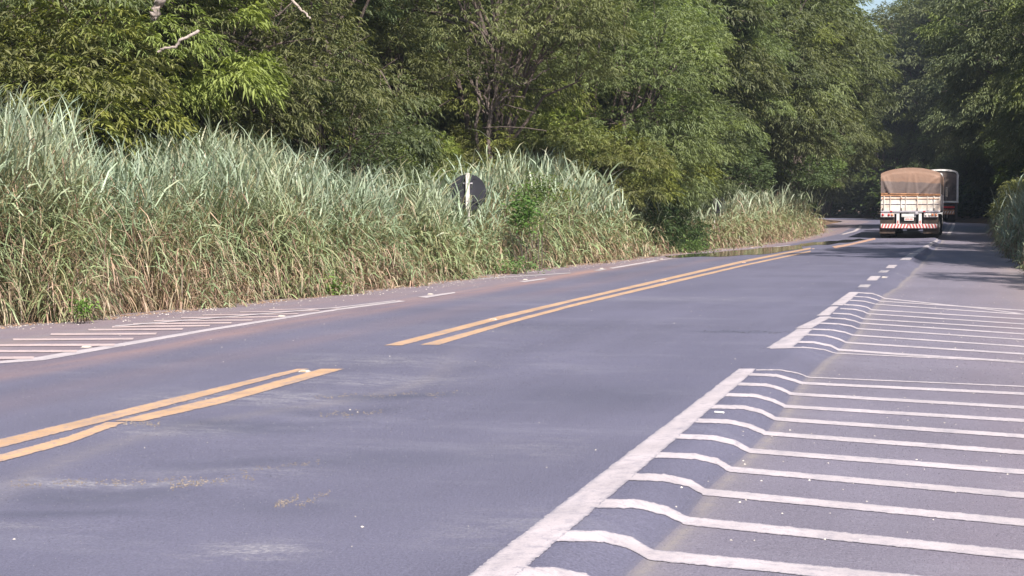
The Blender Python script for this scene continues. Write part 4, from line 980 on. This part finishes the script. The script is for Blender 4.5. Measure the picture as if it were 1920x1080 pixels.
for px, py, Z, lab in ((105, 590, None, 'crumpled pale bag at the foot of the dry grass, far left'), (60, 592, None, 'pale heap of dry roots and rag by the left kerb'), (690, 540, None, 'small white crumpled wrapper at the kerb')):
    q_ = plane_pt(np.array([float(px)]), np.array([float(py)]), .0)[0]; e = empty('litter_bag', (q_[0], q_[1], float(G(q_[0], q_[1]))), random.random() * 3)
    bm = bm_new(); bmesh.ops.create_icosphere(bm, subdivisions=3, radius=.11 if px < 500 else .05)
    for v in bm.verts: v.co *= random.uniform(.75, 1.15); v.co.z = max(v.co.z * .6, -.02) + .03
    fin('crumpled_sheet', bm, simple('dirty_bag', (.55, .45, .42), .8, 0, .3, 20, .5), e); tag(e, lab, 'litter')
M['stud'] = simple('stud_body', (.42, .38, .34), .45, 0, .1, 30)
def stud(px, py, lab, lens, grp, sc=.72):
    q_ = hit(np.array([float(px)]), np.array([float(py)]))[0]; e = empty('road_stud', (q_[0], q_[1], q_[2] + .004)); e.scale = (sc, sc, sc)
    bm = bm_new(); r_ = bmesh.ops.create_cone(bm, cap_ends=True, segments=4, radius1=.085, radius2=.05, depth=.022); bmesh.ops.rotate(bm, cent=(0, 0, 0), matrix=Matrix.Rotation(math.pi / 4, 3, 'Z'), verts=bm.verts); bmesh.ops.translate(bm, vec=(0, 0, .011), verts=bm.verts)
    fin('body', bm, M['stud'], e)
    for s_ in (-1, 1): box('reflector', (0, s_ * .050, .012), (.07, .006, .010), lens, e, .001, None)
    tag(e, lab, 'road stud', grp)
cg, eg = 'road studs between the yellow centre lines', 'road studs along the left edge line'
for px, py, lab in ((571, 698, 'road stud at the near end of the gap in the yellow lines'), (925, 600, 'road stud between the yellow lines after the gap'), (1245, 527, 'road stud between the yellow lines midway to the truck'), (1395, 493, 'road stud where the wet strip begins beside the yellow lines'), (1525, 467, 'farthest road stud, where the yellow lines fade')): stud(px, py, lab, M['amber_lens'], cg)
for px, py, lab in ((162, 652, 'road stud inside the left hatching, nearest of the edge line studs'), (528, 594, 'road stud in the thin tip of the left hatching'), (807, 552.5, 'road stud beside the dash just past the left hatching'), (985, 525, 'road stud on the second dash of the left edge line'), (1128, 504, 'road stud at the kink of the left edge line'), (1240, 486.5, 'road stud beside the near end of the wet strip'), (1410, 465, 'road stud at the edge of the wet strip')): stud(px, py, lab, M['clear_lens'], eg)
stud(1657, 520.5, 'lone road stud beside the broken right edge line', M['clear_lens'], None)

# ------------------------------------------------------------------ thin bluish air under the trees
bm = bm_new(); add_box(bm, (-40, 400, 20), (1400, 1700, 52)); hz = fin('haze', bm, bpy.data.materials.new('haze_air')); hz['kind'] = 'stuff'
hm = hz.data.materials[0]; hm.use_nodes = True; hn = hm.node_tree.nodes; hn.remove(hn['Principled BSDF'])
pv = hn.new('ShaderNodeVolumePrincipled'); pv.inputs['Color'].default_value = (.72, .82, 1, 1); pv.inputs['Density'].default_value = .00030; pv.inputs['Anisotropy'].default_value = .1
hm.node_tree.links.new(pv.outputs[0], hn['Material Output'].inputs['Volume'])

def scatter(x0, x1, y0, y1, n, size, mat, seed, label, name='grit'):
    g = np.random.default_rng(seed); y = y0 * (y1 / y0) ** g.random(n); x = x0 + (x1 - x0) * g.random(n)
    chips(name, np.stack([x, y], 1), size, mat, label, 'grit', seed, .3)
M['dark_grit'] = simple('dark_grit', (.04, .04, .05), .9); M['pale_grit'] = simple('pale_grit', (.34, .32, .33), .8, 0, .3, 30)
scatter(-8.5, 1.3, 6.2, 22, 7000, .0042, M['dark_grit'], 301, 'fine dark chippings loose on the near asphalt')
scatter(-8.5, 1.3, 6.2, 22, 6000, .0036, M['pale_grit'], 302, 'fine pale chippings loose on the near asphalt')
gg = np.random.default_rng(303); n = 2600; y = 19 + 60 * gg.random(n) ** 1.2; x = Xf(y) + gg.normal(.02, .16, n)
chips('leaf_litter', np.stack([x, y], 1), .028, simple('dead_leaves', (.20, .125, .085), .9, 0, .5, 12), 'matted dead grass and leaf bits along the kerb under the tall grass', 'leaf litter', 304, .25)
